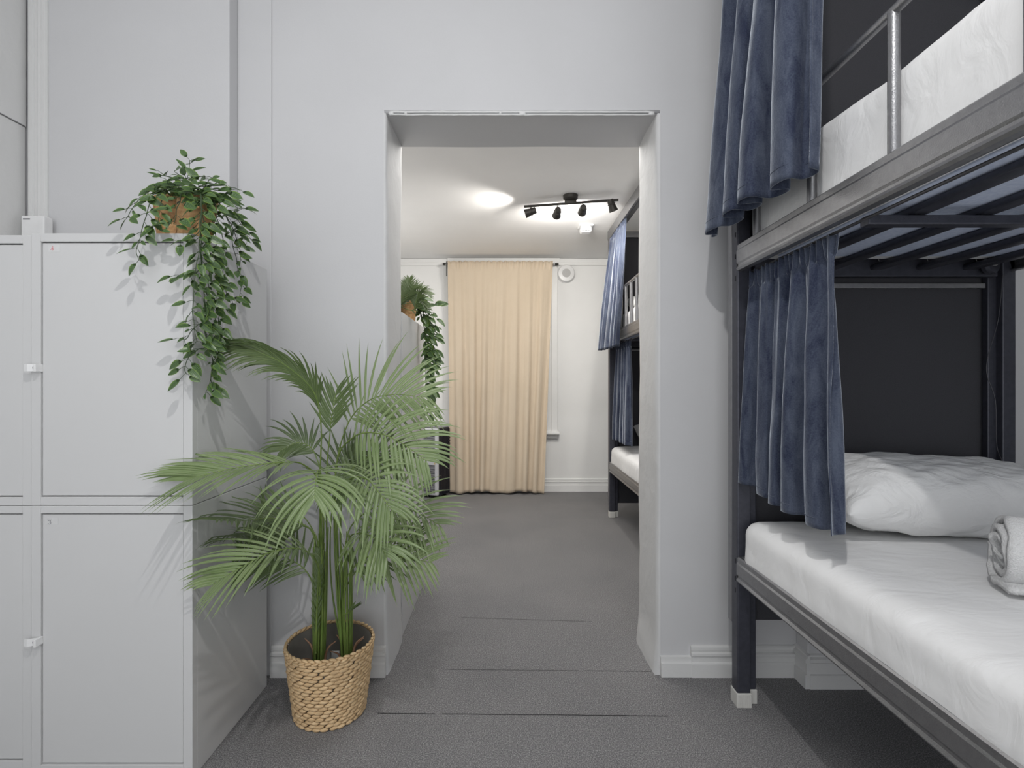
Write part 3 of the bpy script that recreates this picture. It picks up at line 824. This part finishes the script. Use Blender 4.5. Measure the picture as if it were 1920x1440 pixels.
# small palm on the far locker
fpx = (-.555, 2.50, 1.421)
p2 = thing('small_palm_plant', 'little green palm on the far locker peeking past the left doorway jamb', 'potted plant', fpx)
link('pot', lathe(bmesh.new(), [(.001, 0), (.038, 0), (.046, .09), (.041, .09), (.038, .08), (.001, .078)], fpx, 24), 'soil', p2, smooth=True)
rr = random.Random(8); b0 = Vector(fpx) + Vector((0, 0, .08))
for tip, mid in (((806, 552), (785, 548)), ((768, 522), (764, 550)), ((800, 575), (782, 562)), ((742, 530), (752, 555)), ((735, 560), (748, 565)), ((790, 540), (772, 545))):
    frond(p2, [b0, P(mid[0] - 8, mid[1] + 20, 2.46), P(*mid, 2.45), P(*tip, 2.46)], (0, -.7, .7), .075, Dk, n=20, start=.3, droop=.3, fwd=1, rr=rr, width=.008, r0=.002)

# ================================================================= BUNKS
def bunk(label, X, YE, dz, nslat, nrail_y, plate_z0, near_len=2.0, wires=True, width=.95):
    """X: aisle face of the frame, YE: far end; dz: height offset"""
    X1 = X + width; Y0 = YE - near_len
    root = thing('bunk_bed', label, 'bunk bed', (X + width / 2, YE - near_len / 2, 0), 'metal bunk beds')
    ZT = CEILF + (.35 if dz == 0 else -.02)
    for (xx, sx) in ((X, 1), (X1, -1)):
        for (yy, sy) in ((YE, -1), (Y0, 1)):
            bm = bmesh.new()
            a0, a1 = sorted((xx, xx + sx * .046)); b0_, b1_ = sorted((yy, yy + sy * .045))
            c0_, c1_ = sorted((xx + sx * .040, xx + sx * .075))
            box(bm, a0, a1, b0_, b1_, .045, ZT, bev=.004)
            e0, e1 = sorted((yy, yy + sy * .022)); 
            box(bm, c0_, c1_, e0, e1, .045, ZT, bev=.003)
            lg = link('post', bm, 'black', root)
            bm = bmesh.new()
            box(bm, a0 - .003, a1 + .003, b0_ - .004, b1_ + .004, 0, .05, bev=.003); box(bm, c0_, c1_ + .003 * sx, e0 - .004, e1 + .004, 0, .05, bev=.003)
            for k in range(7):
                xk = a0 + (a1 - a0) * (k + .5) / 7; box(bm, xk - .0022, xk + .0022, b0_ - .0055, b1_ + .0055, .002, .046)
            link('foot_cap', bm, 'cap', lg)
            if sx > 0 and sy < 0:
                for zz in (1.62, 1.545, 1.47, .50, .44, .40):
                    z_ = zz + dz; bm = B(xx - .0012, xx + .004, yy - .0325, yy - .0275, z_ - .012, z_ + .004)
                    link('slot', bm, 'darkhole', lg)
    # long side rails: C-shaped pressed channel with a rolled lower edge
    def rail(xo, sx, z0, z1, name='side_rail'):
        bm = bmesh.new()
        pr = [(0, z0 + .014), (-.004, z0 + .006), (0, z0), (.012, z0 - .003), (.022, z0), (.022, z0 + .004), (.010, z0 + .006), (.006, z0 + .018),
              (.006, z1 - .030), (.009, z1 - .022), (.009, z1 - .008), (.034, z1 - .006), (.034, z1), (.004, z1), (0, z1 - .004), (0, z1 - .018), (-.003, z1 - .024), (-.003, z0 + .026), (0, z0 + .020)]
        va = [bm.verts.new((xo + sx * a, YE - .045, z)) for a, z in pr]; vb = [bm.verts.new((xo + sx * a, Y0 + .045, z)) for a, z in pr]
        n = len(pr)
        for k in range(n): bm.faces.new((va[k], va[(k + 1) % n], vb[(k + 1) % n], vb[k]))
        bm.faces.new(va); bm.faces.new(vb)
        bmesh.ops.triangulate(bm, faces=[f for f in bm.faces if len(f.verts) > 4])
        return link(name, bm, 'rail', root)
    for (xx, sx) in ((X, 1), (X1, -1)):
        rail(xx, sx, 1.49 + dz, 1.58 + dz); rail(xx, sx, .43 + dz, .515 + dz)
    # end cross beams
    for yy in (YE - .03, Y0 + .03):
        for z0, z1 in ((1.47, 1.56), (.40, .50)):
            link('cross_beam', B(X + .06, X1 - .06, yy - .014, yy + .014, z0 + dz, z1 + dz, bev=.004), 'black', root)
    link('cross_beam', B(X + .04, X1 - .04, YE - .62, YE - .59, 1.468 + dz, 1.49 + dz, bev=.003), 'black', root)
    link('cross_beam', B(X + .04, X1 - .04, YE - 1.3, YE - 1.27, 1.468 + dz, 1.49 + dz, bev=.003), 'black', root)
    # long slats under each mattress
    for lev in (1.49, .452):
        for k in range(nslat):
            xs = X + .16 + (width - .32) * k / (nslat - 1)
            bm = bmesh.new(); box(bm, xs - .022, xs + .022, Y0 + .04, YE - .04, lev + dz + .002, lev + dz + .020, bev=.006)
            link('slat', bm, 'black', root, smooth='auto')
    # closed end panels, head panel and top frame
    link('end_panel', B(X + .008, X1 + .01, YE + .006, YE + .032, plate_z0, ZT - .02, bev=.003), 'panel', root)
    link('panel_edge', B(X + .002, X + .0105, YE + .004, YE + .034, plate_z0 - .004, ZT - .02, bev=.002), 'rail', root)
    link('panel_batten', B(X + .08, X1 - .08, YE - .020, YE - .010, 1.455 + dz - .02, 1.455 + dz - .002, bev=.002), 'rail', root)
    for (xx, sx) in ((X, 1), (X1, -1)):
        bm = bmesh.new(); a0, a1 = sorted((xx - .004 * sx, xx + sx * .006)); box(bm, a0, a1, Y0, YE + .02, ZT - .075, ZT + .002, bev=.003)
        c0_, c1_ = sorted((xx, xx + sx * .05)); box(bm, c0_, c1_, Y0, YE + .02, ZT - .075, ZT - .060, bev=.003)
        link('top_beam', bm, 'rail', root)
    bm = bmesh.new(); box(bm, X + .02, X1 - .02, YE - .03, YE, ZT - .06, ZT - .01, bev=.003); link('top_beam', bm, 'rail', root)
    # guard rail with round uprights
    g = link('guard_rail', tube(bmesh.new(), [(X + .014, YE - .05, 1.875 + dz), (X + .014, Y0 + .05, 1.875 + dz)], .0105, 14), 'rail', root, smooth='auto')
    for yy in nrail_y:
        link('upright', tube(bmesh.new(), [(X + .014, yy, 1.565 + dz), (X + .014, yy, 1.873 + dz)], .0115, 14), 'rail', root, smooth='auto')
    if wires:
        # cord with little hooks along the end beam, cable on the back post
        hk = link('hook_cord', tube(bmesh.new(), [(X + .28, YE - .048, 1.546), (X1 - .1, YE - .048, 1.546)], .0012, 5), 'wire', root)
        for k in range(7):
            hx = X + .31 + k * .083
            link('hook', tube(bmesh.new(), [(hx, YE - .048, 1.535), (hx + .002, YE - .052, 1.520)], .0013, 5), 'chrome', root)
        pts = smooth_path([(X1 - .07, YE - .07, 1.47), (X1 - .09, YE - .075, 1.32), (X1 - .125, YE - .07, 1.16), (X1 - .10, YE - .075, 1.05), (X1 - .095, YE - .075, .90), (X1 - .07, YE - .07, .84)], 40)
        link('cable', tube(bmesh.new(), pts, .0013, 5), 'wire', root)
        bm = bmesh.new(); lathe(bm, [(.001, -.014), (.028, -.014), (.032, 0), (.028, .010), (.001, .012)], (X1 - .105, YE - .066, 1.505), 24, axis=Matrix.Rotation(PI / 2, 3, 'X') @ Matrix.Rotation(.3, 3, 'Y'))
        rd = link('reading_light', bm, 'black', root, smooth='auto')
        link('light_bracket', tube(bmesh.new(), smooth_path([(X1 - .115, YE - .082, 1.50), (X1 - .10, YE - .082, 1.502), (X1 - .08, YE - .08, 1.53)], 8), .002, 5), 'chrome', rd)
    # rolled-up inner tray lips catch light beside the mattress
    for lev in (1.575, .510):
        link('tray_lip', B(X + .012, X + .026, Y0 + .05, YE - .05, lev + dz, lev + dz + .008, bev=.002), 'rail', root)
    return root
NX, NYE = .790, 1.79
near = bunk('large black metal bunk bed in the foreground against the right of the doorway', NX, NYE, 0, 5, (1.64, 1.345, 1.06, .78, .5, .2), .275, 2.0)
FX, FYE = .862, 4.29
far = bunk('black metal bunk bed in the far room seen through the doorway', FX, FYE, -.05, 4, [FYE - .1 - .155 * k for k in range(12)], .11, 2.0, wires=False)

def mattress(name, label, X0, X1, Y0, Y1, z0, z1, group, seed=0, under=True, r=.055):
    """soft boxed mattress in a fitted sheet: rounded, slightly domed, with low creases"""
    root = thing(name, label, 'mattress', ((X0 + X1) / 2, (Y0 + Y1) / 2, z0), group)
    bm = bmesh.new(); nx, ny, nz = 34, 70, 8
    def rc(p):
        c = Vector((min(max(p.x, X0 + r), X1 - r), min(max(p.y, Y0 + r), Y1 - r), min(max(p.z, z0 + r * .8), z1 - r * .8)))
        d = p - c
        if d.length > 1e-6:
            dd = d.normalized(); p = c + Vector((dd.x * r, dd.y * r, dd.z * r * .8)) if max(abs(d.x) > 1e-6, 0) + (abs(d.y) > 1e-6) + (abs(d.z) > 1e-6) > 1 else p
        k = noise.noise(Vector((p.x * 3 + seed, p.y * 4, p.z * 5))) * .008 + noise.noise(Vector((p.x * 9 + seed, p.y * 16 + p.x * 8, p.z * 12))) * .0028
        sag = -.006 * math.sin(PI * (p.y - Y0) / (Y1 - Y0))
        cx = (X0 + X1) / 2
        return p + Vector(((k * .8) * (1 if p.x > cx else -1), 0, (k + sag) if p.z > (z0 + z1) / 2 else 0))
    def face(fn, a, b): grid(bm, fn, a, b)
    face(lambda u, v: rc(Vector((X0 + u * (X1 - X0), Y0 + v * (Y1 - Y0), z1))), nx, ny)
    face(lambda u, v: rc(Vector((X0 + u * (X1 - X0), Y0 + v * (Y1 - Y0), z0))), nx, ny)
    face(lambda u, v: rc(Vector((X0, Y0 + u * (Y1 - Y0), z0 + v * (z1 - z0)))), ny, nz)
    face(lambda u, v: rc(Vector((X1, Y0 + u * (Y1 - Y0), z0 + v * (z1 - z0)))), ny, nz)
    face(lambda u, v: rc(Vector((X0 + u * (X1 - X0), Y0, z0 + v * (z1 - z0)))), nx, nz)
    face(lambda u, v: rc(Vector((X0 + u * (X1 - X0), Y1, z0 + v * (z1 - z0)))), nx, nz)
    bmesh.ops.remove_doubles(bm, verts=bm.verts, dist=.0004)
    link('fitted_sheet', bm, 'sheet', root, smooth=True)
    if under:
        bm = B(X0 + .05, X1 - .05, Y0 + .04, Y1 - .10, z0 - .0035, z0 + .01, bev=.003)
        link('mattress_base', bm, 'under', root)
    return root
mattress('mattress', 'white sheeted mattress on the lower foreground bunk under the rolled towel', NX + .004, NX + .925, -.14, NYE - .052, .474, .648, 'white mattresses', 0)
mattress('mattress', 'white sheeted mattress behind the guard rail of the upper foreground bunk', NX + .030, NX + .915, -.14, NYE - .052, 1.515, 1.79, 'white mattresses', 5)
mattress('mattress', 'white sheeted mattress on the lower bunk of the far room', FX + .002, FX + .92, FYE - 1.94, FYE - .052, .424, .60, 'white mattresses', 9)
mattress('mattress', 'white sheeted mattress on the upper bunk of the far room', FX + .03, FX + .915, FYE - 1.94, FYE - .052, 1.465, 1.66, 'white mattresses', 14)

def pillow(label, c, w, d, t, rot=(0, 0, 0), group='white pillows', seed=0, wr=1.0):
    bm = bmesh.new(); nu, nv = 64, 44
    A = Matrix.Rotation(rot[2], 3, 'Z') @ Matrix.Rotation(rot[1], 3, 'Y') @ Matrix.Rotation(rot[0], 3, 'X')
    c = Vector(c)
    def mk(sg):
        def fn(u, v):
            a, b = u * 2 - 1, v * 2 - 1
            # corners pull in, edges slightly concave
            ex = 1 - .05 * (1 - b * b) * 0 - .06 * abs(b) ** 3 * 0
            x = a * w / 2 * (1 - .05 * (1 - abs(a)) * 0 - .045 * math.cos(b * PI / 2) * abs(a) ** 6)
            y = b * d / 2 * (1 - .06 * math.cos(a * PI / 2) * abs(b) ** 6)
            f = max(0, 1 - abs(a) ** 4.5) ** .5 * max(0, 1 - abs(b) ** 2.8) ** .5
            z = sg * t / 2 * f * (1.0 if sg > 0 else .8)
            p = Vector((a * 3 + seed, b * 2.2, sg))
            wk = noise.noise(Vector(((a - b) * 4.5 + seed, (a + b) * 1.2, sg))) * .007 + noise.noise(Vector(((a + b * .7) * 9 + seed, (b - a) * 2, 4))) * .0045
            edge = (abs(a) ** 2 + abs(b) ** 2) * .5
            z += sg * wk * wr * min(1, f * 2) * (.5 + edge)
            return c + A @ Vector((x, y, z))
        return fn
    grid(bm, mk(1), nu, nv); grid(bm, mk(-1), nu, nv)
    bmesh.ops.remove_doubles(bm, verts=bm.verts, dist=.0005)
    o = link('pillow', bm, 'pillow', None, smooth=True)
    return tag(o, label, 'pillow', group)
pillow('plump white pillow at the head of the lower foreground bunk', (1.340, 1.600, .752), .77, .34, .235, (.18, .045, .02), seed=1.3, wr=1.4)
pillow('white pillow mostly hidden on the upper foreground bunk', (1.34, 1.56, 1.87), .62, .36, .15, (.3, 0, 0), seed=4)
pillow('white pillow propped on the lower bunk of the far room', (1.34, 4.03, .69), .60, .34, .16, (.45, 0, 0), seed=7)
pillow('white pillow on the upper bunk of the far room', (1.26, 3.98, 1.73), .60, .34, .15, (.25, 0, 0), seed=9)

# rolled towel
bm = bmesh.new()
tc = Vector((1.108, 1.150, .735)); ax = Vector((.93, -.37, 0)).normalized(); up = Vector((0, 0, 1)); sd = ax.cross(up).normalized()
Lt = .34; turns = 3.3; n = 110
def spiral(th):
    r = .014 + .056 * th / (2 * PI * turns); 
    return (sd * math.cos(-th - .3) * r * .92 + up * math.sin(-th - .3) * r * 1.12)
def tow(u, v):
    if u <= .88:
        th = u / .88 * 2 * PI * turns; p = spiral(th)
    else:
        th = 2 * PI * turns; e = spiral(th); q_ = (u - .88) / .12
        p = spiral(th + q_ * .9) * (1 + .12 * q_)
    inset = .010 * math.cos(u * 19) + .006 * noise.noise(Vector((u * 30, v * 3, 0)))
    f = .002 * noise.noise(Vector((u * 60, v * 22, 3)))
    return tc + ax * (v * Lt + inset * (1 - 2 * v)) + p * (1 + f * 6)
grid(bm, tow, n * 2, 26)
tw = link('rolled_towel', bm, 'towel', None, smooth=True, autos='keep')
tag(tw, 'rolled white terry towel lying on the lower foreground bunk', 'towel')
sm = tw.modifiers.new('thick', 'SOLIDIFY'); sm.thickness = .011; sm.offset = 0
# loose flap end under the roll
def flap(u, v):
    fp_ = tc + ax * (v * Lt * .96 - .012) + sd * (.07 - u * .08)
    return Vector((fp_.x, fp_.y, .662 + .010 * (1 - u) * u + .003 * noise.noise(Vector((u * 9, v * 20, 0)))))
bm = bmesh.new(); grid(bm, flap, 10, 24); fl = link('loose_end', bm, 'towel', tw, smooth=True)
sm = fl.modifiers.new('thick', 'SOLIDIFY'); sm.thickness = .014; sm.offset = 0

# ================================================================= CURTAINS
def curtain(name, label, cat, A0, A1, B0, B1, ztop, zbot, folds, amp_t, amp_b, mat, nrm, group=None, nu=220, nv=60, seed=0, header=None, hemv=None, pinch=None, thick=.0022, folds2=None, extra=None, ampf=None, om=.62, stv=.965):
    """A0->A1: top edge (x,y); B0->B1: bottom edge; nrm: outward side (x,y)"""
    root = thing(name, label, cat, ((A0[0] + A1[0]) / 2, (A0[1] + A1[1]) / 2, zbot), group)
    nrm = Vector((nrm[0], nrm[1], 0)).normalized()
    rs = random.Random(seed); ph = [rs.uniform(0, 6.28) for _ in range(6)]
    f2 = folds2 or folds; ln = math.dist(B0, B1)
    def fn(u, v):          # v=0 top, 1 bottom
        uu = u + .035 * math.sin(2 * PI * u * 1.7 + ph[0]) * v
        top = Vector((A0[0] + (A1[0] - A0[0]) * u, A0[1] + (A1[1] - A0[1]) * u, 0))
        bot = Vector((B0[0] + (B1[0] - B0[0]) * u, B0[1] + (B1[1] - B0[1]) * u, 0))
        s = v ** (extra or 1.0)
        p = top.lerp(bot, s)
        along = (bot if v > .5 else top)
        w = math.sin(2 * PI * folds * uu + ph[1] + .5 * math.sin(2.2 * v + ph[2]))
        w2 = math.sin(2 * PI * f2 * 2.3 * uu + ph[3])
        amp = amp_t + (amp_b - amp_t) * min(1, v * 1.3) ** .8
        mod = .65 + .45 * noise.noise(Vector((u * folds * 1.1 + seed, v * .8, 0)))
        off = amp * (math.copysign(abs(w) ** .8, w) * mod + .22 * w2 * (1 - v))
        dirn = Vector((B1[0] - B0[0], B1[1] - B0[1], 0)).normalized()
        th = 2 * PI * folds * uu + ph[1] + .5 * math.sin(2.2 * v + ph[2])
        sh = -om * ln / (2 * PI * folds) * math.sin(2 * th) * min(1, v * 1.2) * min(1, 12 * u, 12 * (1 - u))
        if ampf: amp *= ampf(u, v)
        z = ztop + (zbot - ztop) * v
        if hemv: z += hemv(u) * v
        if header:
            hh, n = header
            if v < hh: 
                k = v / hh; off = off * k * .5 + .008 * math.sin(u * n * 2 * PI + noise.noise(Vector((u * 20, 1, 0))) * 3) * (1 - .3 * k) 
                z += .004 * math.sin(u * n * 2 * PI * .7 + 1) * (1 - k)
        off += .004 * noise.noise(Vector((u * 8, v * 4, seed)))
        return Vector((p.x, p.y, z)) + nrm * off + dirn * sh
    bm = bmesh.new(); grid(bm, fn, nu, nv)
    o = link('cloth', bm, mat, root, smooth=True)
    s = o.modifiers.new('thick', 'SOLIDIFY'); s.thickness = thick; s.offset = 0
    # line of hem stitching
    bm = bmesh.new(); pts = [fn(i / nu, stv) + nrm * (thick * .5 + .0003) for i in range(nu + 1)]
    tube(bm, pts, .0009, 4)
    link('hem_stitching', bm, mat, root)
    return root, fn
G = 'velvet bunk curtains'
curtain('bunk_curtain', 'blue grey velvet curtain hanging over the guard rail of the upper foreground bunk', 'curtain',
        (.768, 1.80), (.768, 1.23), (.700, 1.80), (.722, 1.215), 2.66, 1.620, 4.6, .022, .052, 'velvet', (-1, 0), G, seed=3, extra=1.3, om=.85, nu=320,
        hemv=lambda u: -.010 * math.sin(u * 9))
curtain('bunk_curtain', 'blue velvet curtain gathered at the head of the lower foreground bunk', 'curtain',
        (.832, 1.735), (.832, 1.285), (.812, 1.745), (.812, 1.235), 1.482, .735, 5.3, .012, .036, 'velvet', (-1, 0), G, seed=8, header=(.07, 17),
        hemv=lambda u: .035 * (1 - u) ** 2)
curtain('bunk_curtain', 'blue grey velvet curtain on the upper bunk of the far room', 'curtain',
        (FX + .01, 4.26), (FX + .01, 3.72), (FX - .085, 4.25), (FX - .045, 3.72), 2.315, 1.385, 5.2, .010, .030, 'velvet', (-1, 0), G, seed=5, header=(.04, 20))
curtain('bunk_curtain', 'blue velvet curtain on the lower bunk of the far room', 'curtain',
        (FX + .045, 4.20), (FX + .045, 3.72), (FX + .03, 4.22), (FX + .03, 3.66), 1.43, .66, 5.2, .008, .026, 'velvet', (-1, 0), G, seed=6, header=(.06, 18))
# rods the upper curtains hang from, inside the top beam
for lab, x, y0, y1, z in (('thin black curtain rail under the top beam of the foreground bunk', .775, .0, 1.78, 2.665), ('thin black curtain rail under the top beam of the far bunk', FX + .012, 2.36, 4.24, 2.318)):
    par = near if x < .8 else far
    link('curtain_rail', tube(bmesh.new(), [(x, y0, z), (x, y1, z)], .006, 8), 'black', par)
for X_, y0, y1, z, par in ((.832, .0, 1.74, 1.484, near), (FX + .045, 2.4, 4.22, 1.432, far)):
    link('curtain_rail', tube(bmesh.new(), [(X_, y0, z), (X_, y1, z)], .004, 8), 'wire', par)
# beige window curtain
def beige_hem(u):
    return -.010 * math.sin(u * 14) - .03 * max(0, (u - .75)) * (1 - u) * 8 + .012
rc_, fnb = curtain('window_curtain', 'long beige curtain covering the far window down to the carpet', 'curtain',
        (-.585, 5.172), (.478, 5.172), (-.56, 5.14), (.385, 5.14), 2.352, .012, 7.3, .004, .034, 'beige', (0, -1), None, nu=300, nv=80, seed=12, ampf=lambda u, v: .22 + .55 * math.exp(-((u - .18) / .07) ** 2) + .6 * math.exp(-((u - .47) / .05) ** 2) + 1.0 * math.exp(-((u - .72) / .10) ** 2) + .4 * max(0, v - .8) * 5 * u, om=.1, header=(.028, 26), hemv=beige_hem)
rod = thing('curtain_rod', 'slim metal curtain rod above the beige curtain', 'curtain rod', (0, 5.2, 2.32))
link('rod', tube(bmesh.new(), [(-.62, 5.195, 2.328), (.52, 5.195, 2.328)], .009, 10), 'bark', rod)
for x in (-.625, .525):
    link('rod_end', lathe(bmesh.new(), [(.001, -.012), (.013, -.012), (.013, .012), (.001, .012)], (x, 5.195, 2.328), 14, axis=Matrix.Rotation(PI / 2, 3, 'Y')), 'bark', rod, smooth='auto')
for x in (-.598, .492):
    link('bracket', B(x - .008, x + .008, 5.185, FARY - .029, 2.315, 2.341, bev=.003), 'chrome', rod)
link('tie_strip', B(-.600, -.591, 5.170, 5.178, 2.20, 2.35, bev=.002), 'bark', rod)

# ================================================================= FAR ROOM FITTINGS
# portable air conditioner
ac_c = Vector((-.655, 4.93, 0)); e1 = Vector((.100, .215, 0)).normalized(); e2 = Vector((-e1.y, e1.x, 0))
ac = thing('portable_air_conditioner', 'portable air conditioner with black ribbed front and white vented side beside the curtain', 'air conditioner', ac_c)
def obox(bm, a0, a1, b0, b1, z0, z1, bev=0, mi=0):
    n0 = len(bm.verts); box(bm, a0, a1, b0, b1, z0, z1, bev=bev, mi=mi)
    bm.verts.ensure_lookup_table()
    for v in list(bm.verts)[n0:]:
        a, b, z = v.co; v.co = ac_c + e1 * a + e2 * b + Vector((0, 0, z))
    return bm
link('casing', obox(bmesh.new(), .035, .225, .0, .33, .02, .685, bev=.012), 'acb', ac)
link('side_panel', obox(bmesh.new(), -.002, .034, .0, .33, .03, .68, bev=.012), 'acw', ac)
bm = bmesh.new()
for k in range(10): obox(bm, .040 + k * .018, .051 + k * .018, -.008, .0, .03, .67, bev=.002)
link('front_ribs', bm, 'acb', ac)
bm = bmesh.new()
for k in range(24):
    for z0 in (.055, .37): obox(bm, -.0045, -.001, .03, .27, z0 + k * .0115, z0 + .006 + k * .0115)
link('vent_slots', bm, 'darkhole', ac)
bm = bmesh.new()
v = [bm.verts.new(ac_c + e1 * -.0045 + e2 * b + Vector((0, 0, z))) for b, z in ((.02, .335), (.04, .335), (.03, .352))]
bm.faces.new(v); link('warning_label', bm, 'yellow', ac)
bm = bmesh.new()
for k in range(5): obox(bm, .17, .215, -.011, -.006, .48 + k * .030, .495 + k * .030)
link('louvre', bm, 'acb', ac)
for a, b in ((.03, .04), (.19, .04), (.03, .29), (.19, .29)):
    p = ac_c + e1 * a + e2 * b
    link('caster', lathe(bmesh.new(), [(.001, 0), (.014, 0), (.014, .024), (.001, .024)], p, 12), 'soil', ac)

# ceiling track light with four spots
L0, L1 = Vector((.131, 3.60, 2.355)), Vector((.765, 3.47, 2.355))
tl = thing('track_light', 'dark metal ceiling bar light with four adjustable spots in the far room', 'ceiling light', (L0 + L1) / 2)
link('bar', tube(bmesh.new(), [L0, L1], .0085, 10), 'bark', tl, smooth='auto')
cm = L0.lerp(L1, .50)
bm = bmesh.new(); lathe(bm, [(.001, -.032), (.040, -.032), (.050, -.024), (.052, 0), (.001, 0)], (cm.x, cm.y, CEILF - .001), 32); box(bm, cm.x - .04, cm.x + .04, cm.y - .012, cm.y + .012, 2.352, 2.38, bev=.003)
link('canopy', bm, 'bark', tl, smooth='auto')
def spot(t, stem, d, energy, ang, ld=None):
    p = L0.lerp(L1, t); d = Vector(d).normalized(); j = p + Vector((0, 0, -stem))
    st = link('stem', tube(bmesh.new(), [p, j], .0035, 8), 'bark', tl)
    qz = Vector((0, 0, 1)).rotation_difference(d).to_matrix()
    bm = bmesh.new()
    lathe(bm, [(.001, -.036), (.020, -.036), (.022, -.030), (.023, -.008), (.026, -.006), (.026, -.001), (.023, .001), (.024, .006), (.031, .044), (.028, .044), (.018, .010), (.001, .008)], j, 24, axis=qz)
    hd = link('spot_head', bm, 'bark', tl, smooth='auto')
    link('bulb', lathe(bmesh.new(), [(.001, .030), (.022, .034), (.022, .030), (.001, .024)], j, 20, axis=qz), 'bulb', hd, smooth='auto')
    li = bpy.data.lights.new('spot_lamp', 'SPOT'); li.energy = energy; li.spot_size = math.radians(ang); li.spot_blend = .9
    li.color = (1, .96, .90); li.shadow_soft_size = .03
    lo = bpy.data.objects.new('spot_lamp', li); COL.objects.link(lo); lo.location = j + d * .05
    if ld: d = Vector(ld).normalized()
    lo.rotation_mode = 'QUATERNION'; lo.rotation_quaternion = Vector((0, 0, -1)).rotation_difference(d)
EN = 1.0
spot(.075, .040, (-.95, .15, -.28), 15 * EN, 120, (-1, .1, -.05))
spot(.36, .055, (-.05, 1, -.25), 26 * EN, 155)
spot(.63, .048, (.02, 1, -.15), 26 * EN, 155)
spot(.93, .030, (.40, .35, -.9), 30 * EN, 150)

# ceiling alarm and wall sounder
al = thing('ceiling_alarm', 'white box alarm sensor on the far ceiling behind the spot bar', 'alarm', (.657, 4.20, 2.35))
link('base_plate', B(.60, .715, 4.16, 4.26, CEILF - .012, CEILF - .001, bev=.004), 'latch', al)
link('cover', B(.612, .703, 4.165, 4.25, CEILF - .062, CEILF - .012, bev=.014), 'latch', al)
bm = bmesh.new()
for k in range(6): box(bm, .622 + k * .012, .629 + k * .012, 4.163, 4.1655, CEILF - .052, CEILF - .046)
link('grille', bm, 'darkhole', al)
ws = thing('wall_sounder', 'round white disc sounder on the far wall beside the curtain rod', 'alarm', (.624, FARY, 2.25))
RX = Matrix.Rotation(PI / 2, 3, 'X')
link('housing', lathe(bmesh.new(), [(.095, 0), (.095, .012), (.088, .016), (.088, .034), (.080, .042), (.045, .046), (.001, .046)], (.624, FARY, 2.25), 48, axis=RX), 'latch', ws, smooth='auto')
link('speaker_grille', lathe(bmesh.new(), [(.044, .044), (.044, .048), (.001, .0485)], (.624, FARY, 2.25), 36, axis=RX), 'mesh', ws, smooth='auto')

# ================================================================= LIGHT
def area(name, loc, target, size, energy, color=(1, 1, 1), shape='DISK', sy=None):
    li = bpy.data.lights.new(name, 'AREA'); li.shape = shape; li.size = size
    if sy: li.size_y = sy
    li.energy = energy; li.color = color
    o = bpy.data.objects.new(name, li); COL.objects.link(o); o.location = loc
    d = Vector(target) - Vector(loc); o.rotation_mode = 'QUATERNION'; o.rotation_quaternion = Vector((0, 0, -1)).rotation_difference(d)
    return o
area('room_lamp', (.02, .10, 2.85), (-.2, 1.3, .2), .06, 18, (1, .985, .97))
area('room_soft_fill', (-.6, .3, 2.95), (.2, 1.0, 0), 1.6, 5, (.97, .985, 1), 'RECTANGLE', 1.4)  # added soft fill for the near room, no fixture behind it
area('far_soft_fill', (.1, 2.9, 2.38), (.1, 3.2, 0), 1.2, 24, (1, .975, .94), 'RECTANGLE', 1.2)  # added fill that brightens the far room, besides its spots
pt = bpy.data.lights.new('far_side_fill', 'POINT'); pt.energy = 16; pt.shadow_soft_size = .25; pt.color = (1, .98, .95)  # added fill hidden behind the jamb, lifts the far ceiling; no real lamp there
po = bpy.data.objects.new('far_side_fill', pt); COL.objects.link(po); po.location = (-1.15, 3.9, 1.5)
wd = bpy.data.worlds.new('world'); S.world = wd; wd.use_nodes = True
wd.node_tree.nodes['Background'].inputs[0].default_value = (.96, .98, 1, 1)
wd.node_tree.nodes['Background'].inputs[1].default_value = 1.62

# ================================================================= CAMERA
cam = bpy.data.cameras.new('camera'); co = bpy.data.objects.new('camera', cam); COL.objects.link(co)
co.location = (0, 0, EYE); co.rotation_euler = (PI / 2, 0, 0)
cam.sensor_width = 36; cam.lens = 18; cam.shift_x = 12 / 1920; cam.shift_y = 2 / 1920; cam.clip_start = .02
S.camera = co
S.view_settings.view_transform = 'Standard'; S.view_settings.look = 'None'
S.view_settings.gamma = 1; S.view_settings.use_curve_mapping = False
S.view_settings.exposure = 0.0
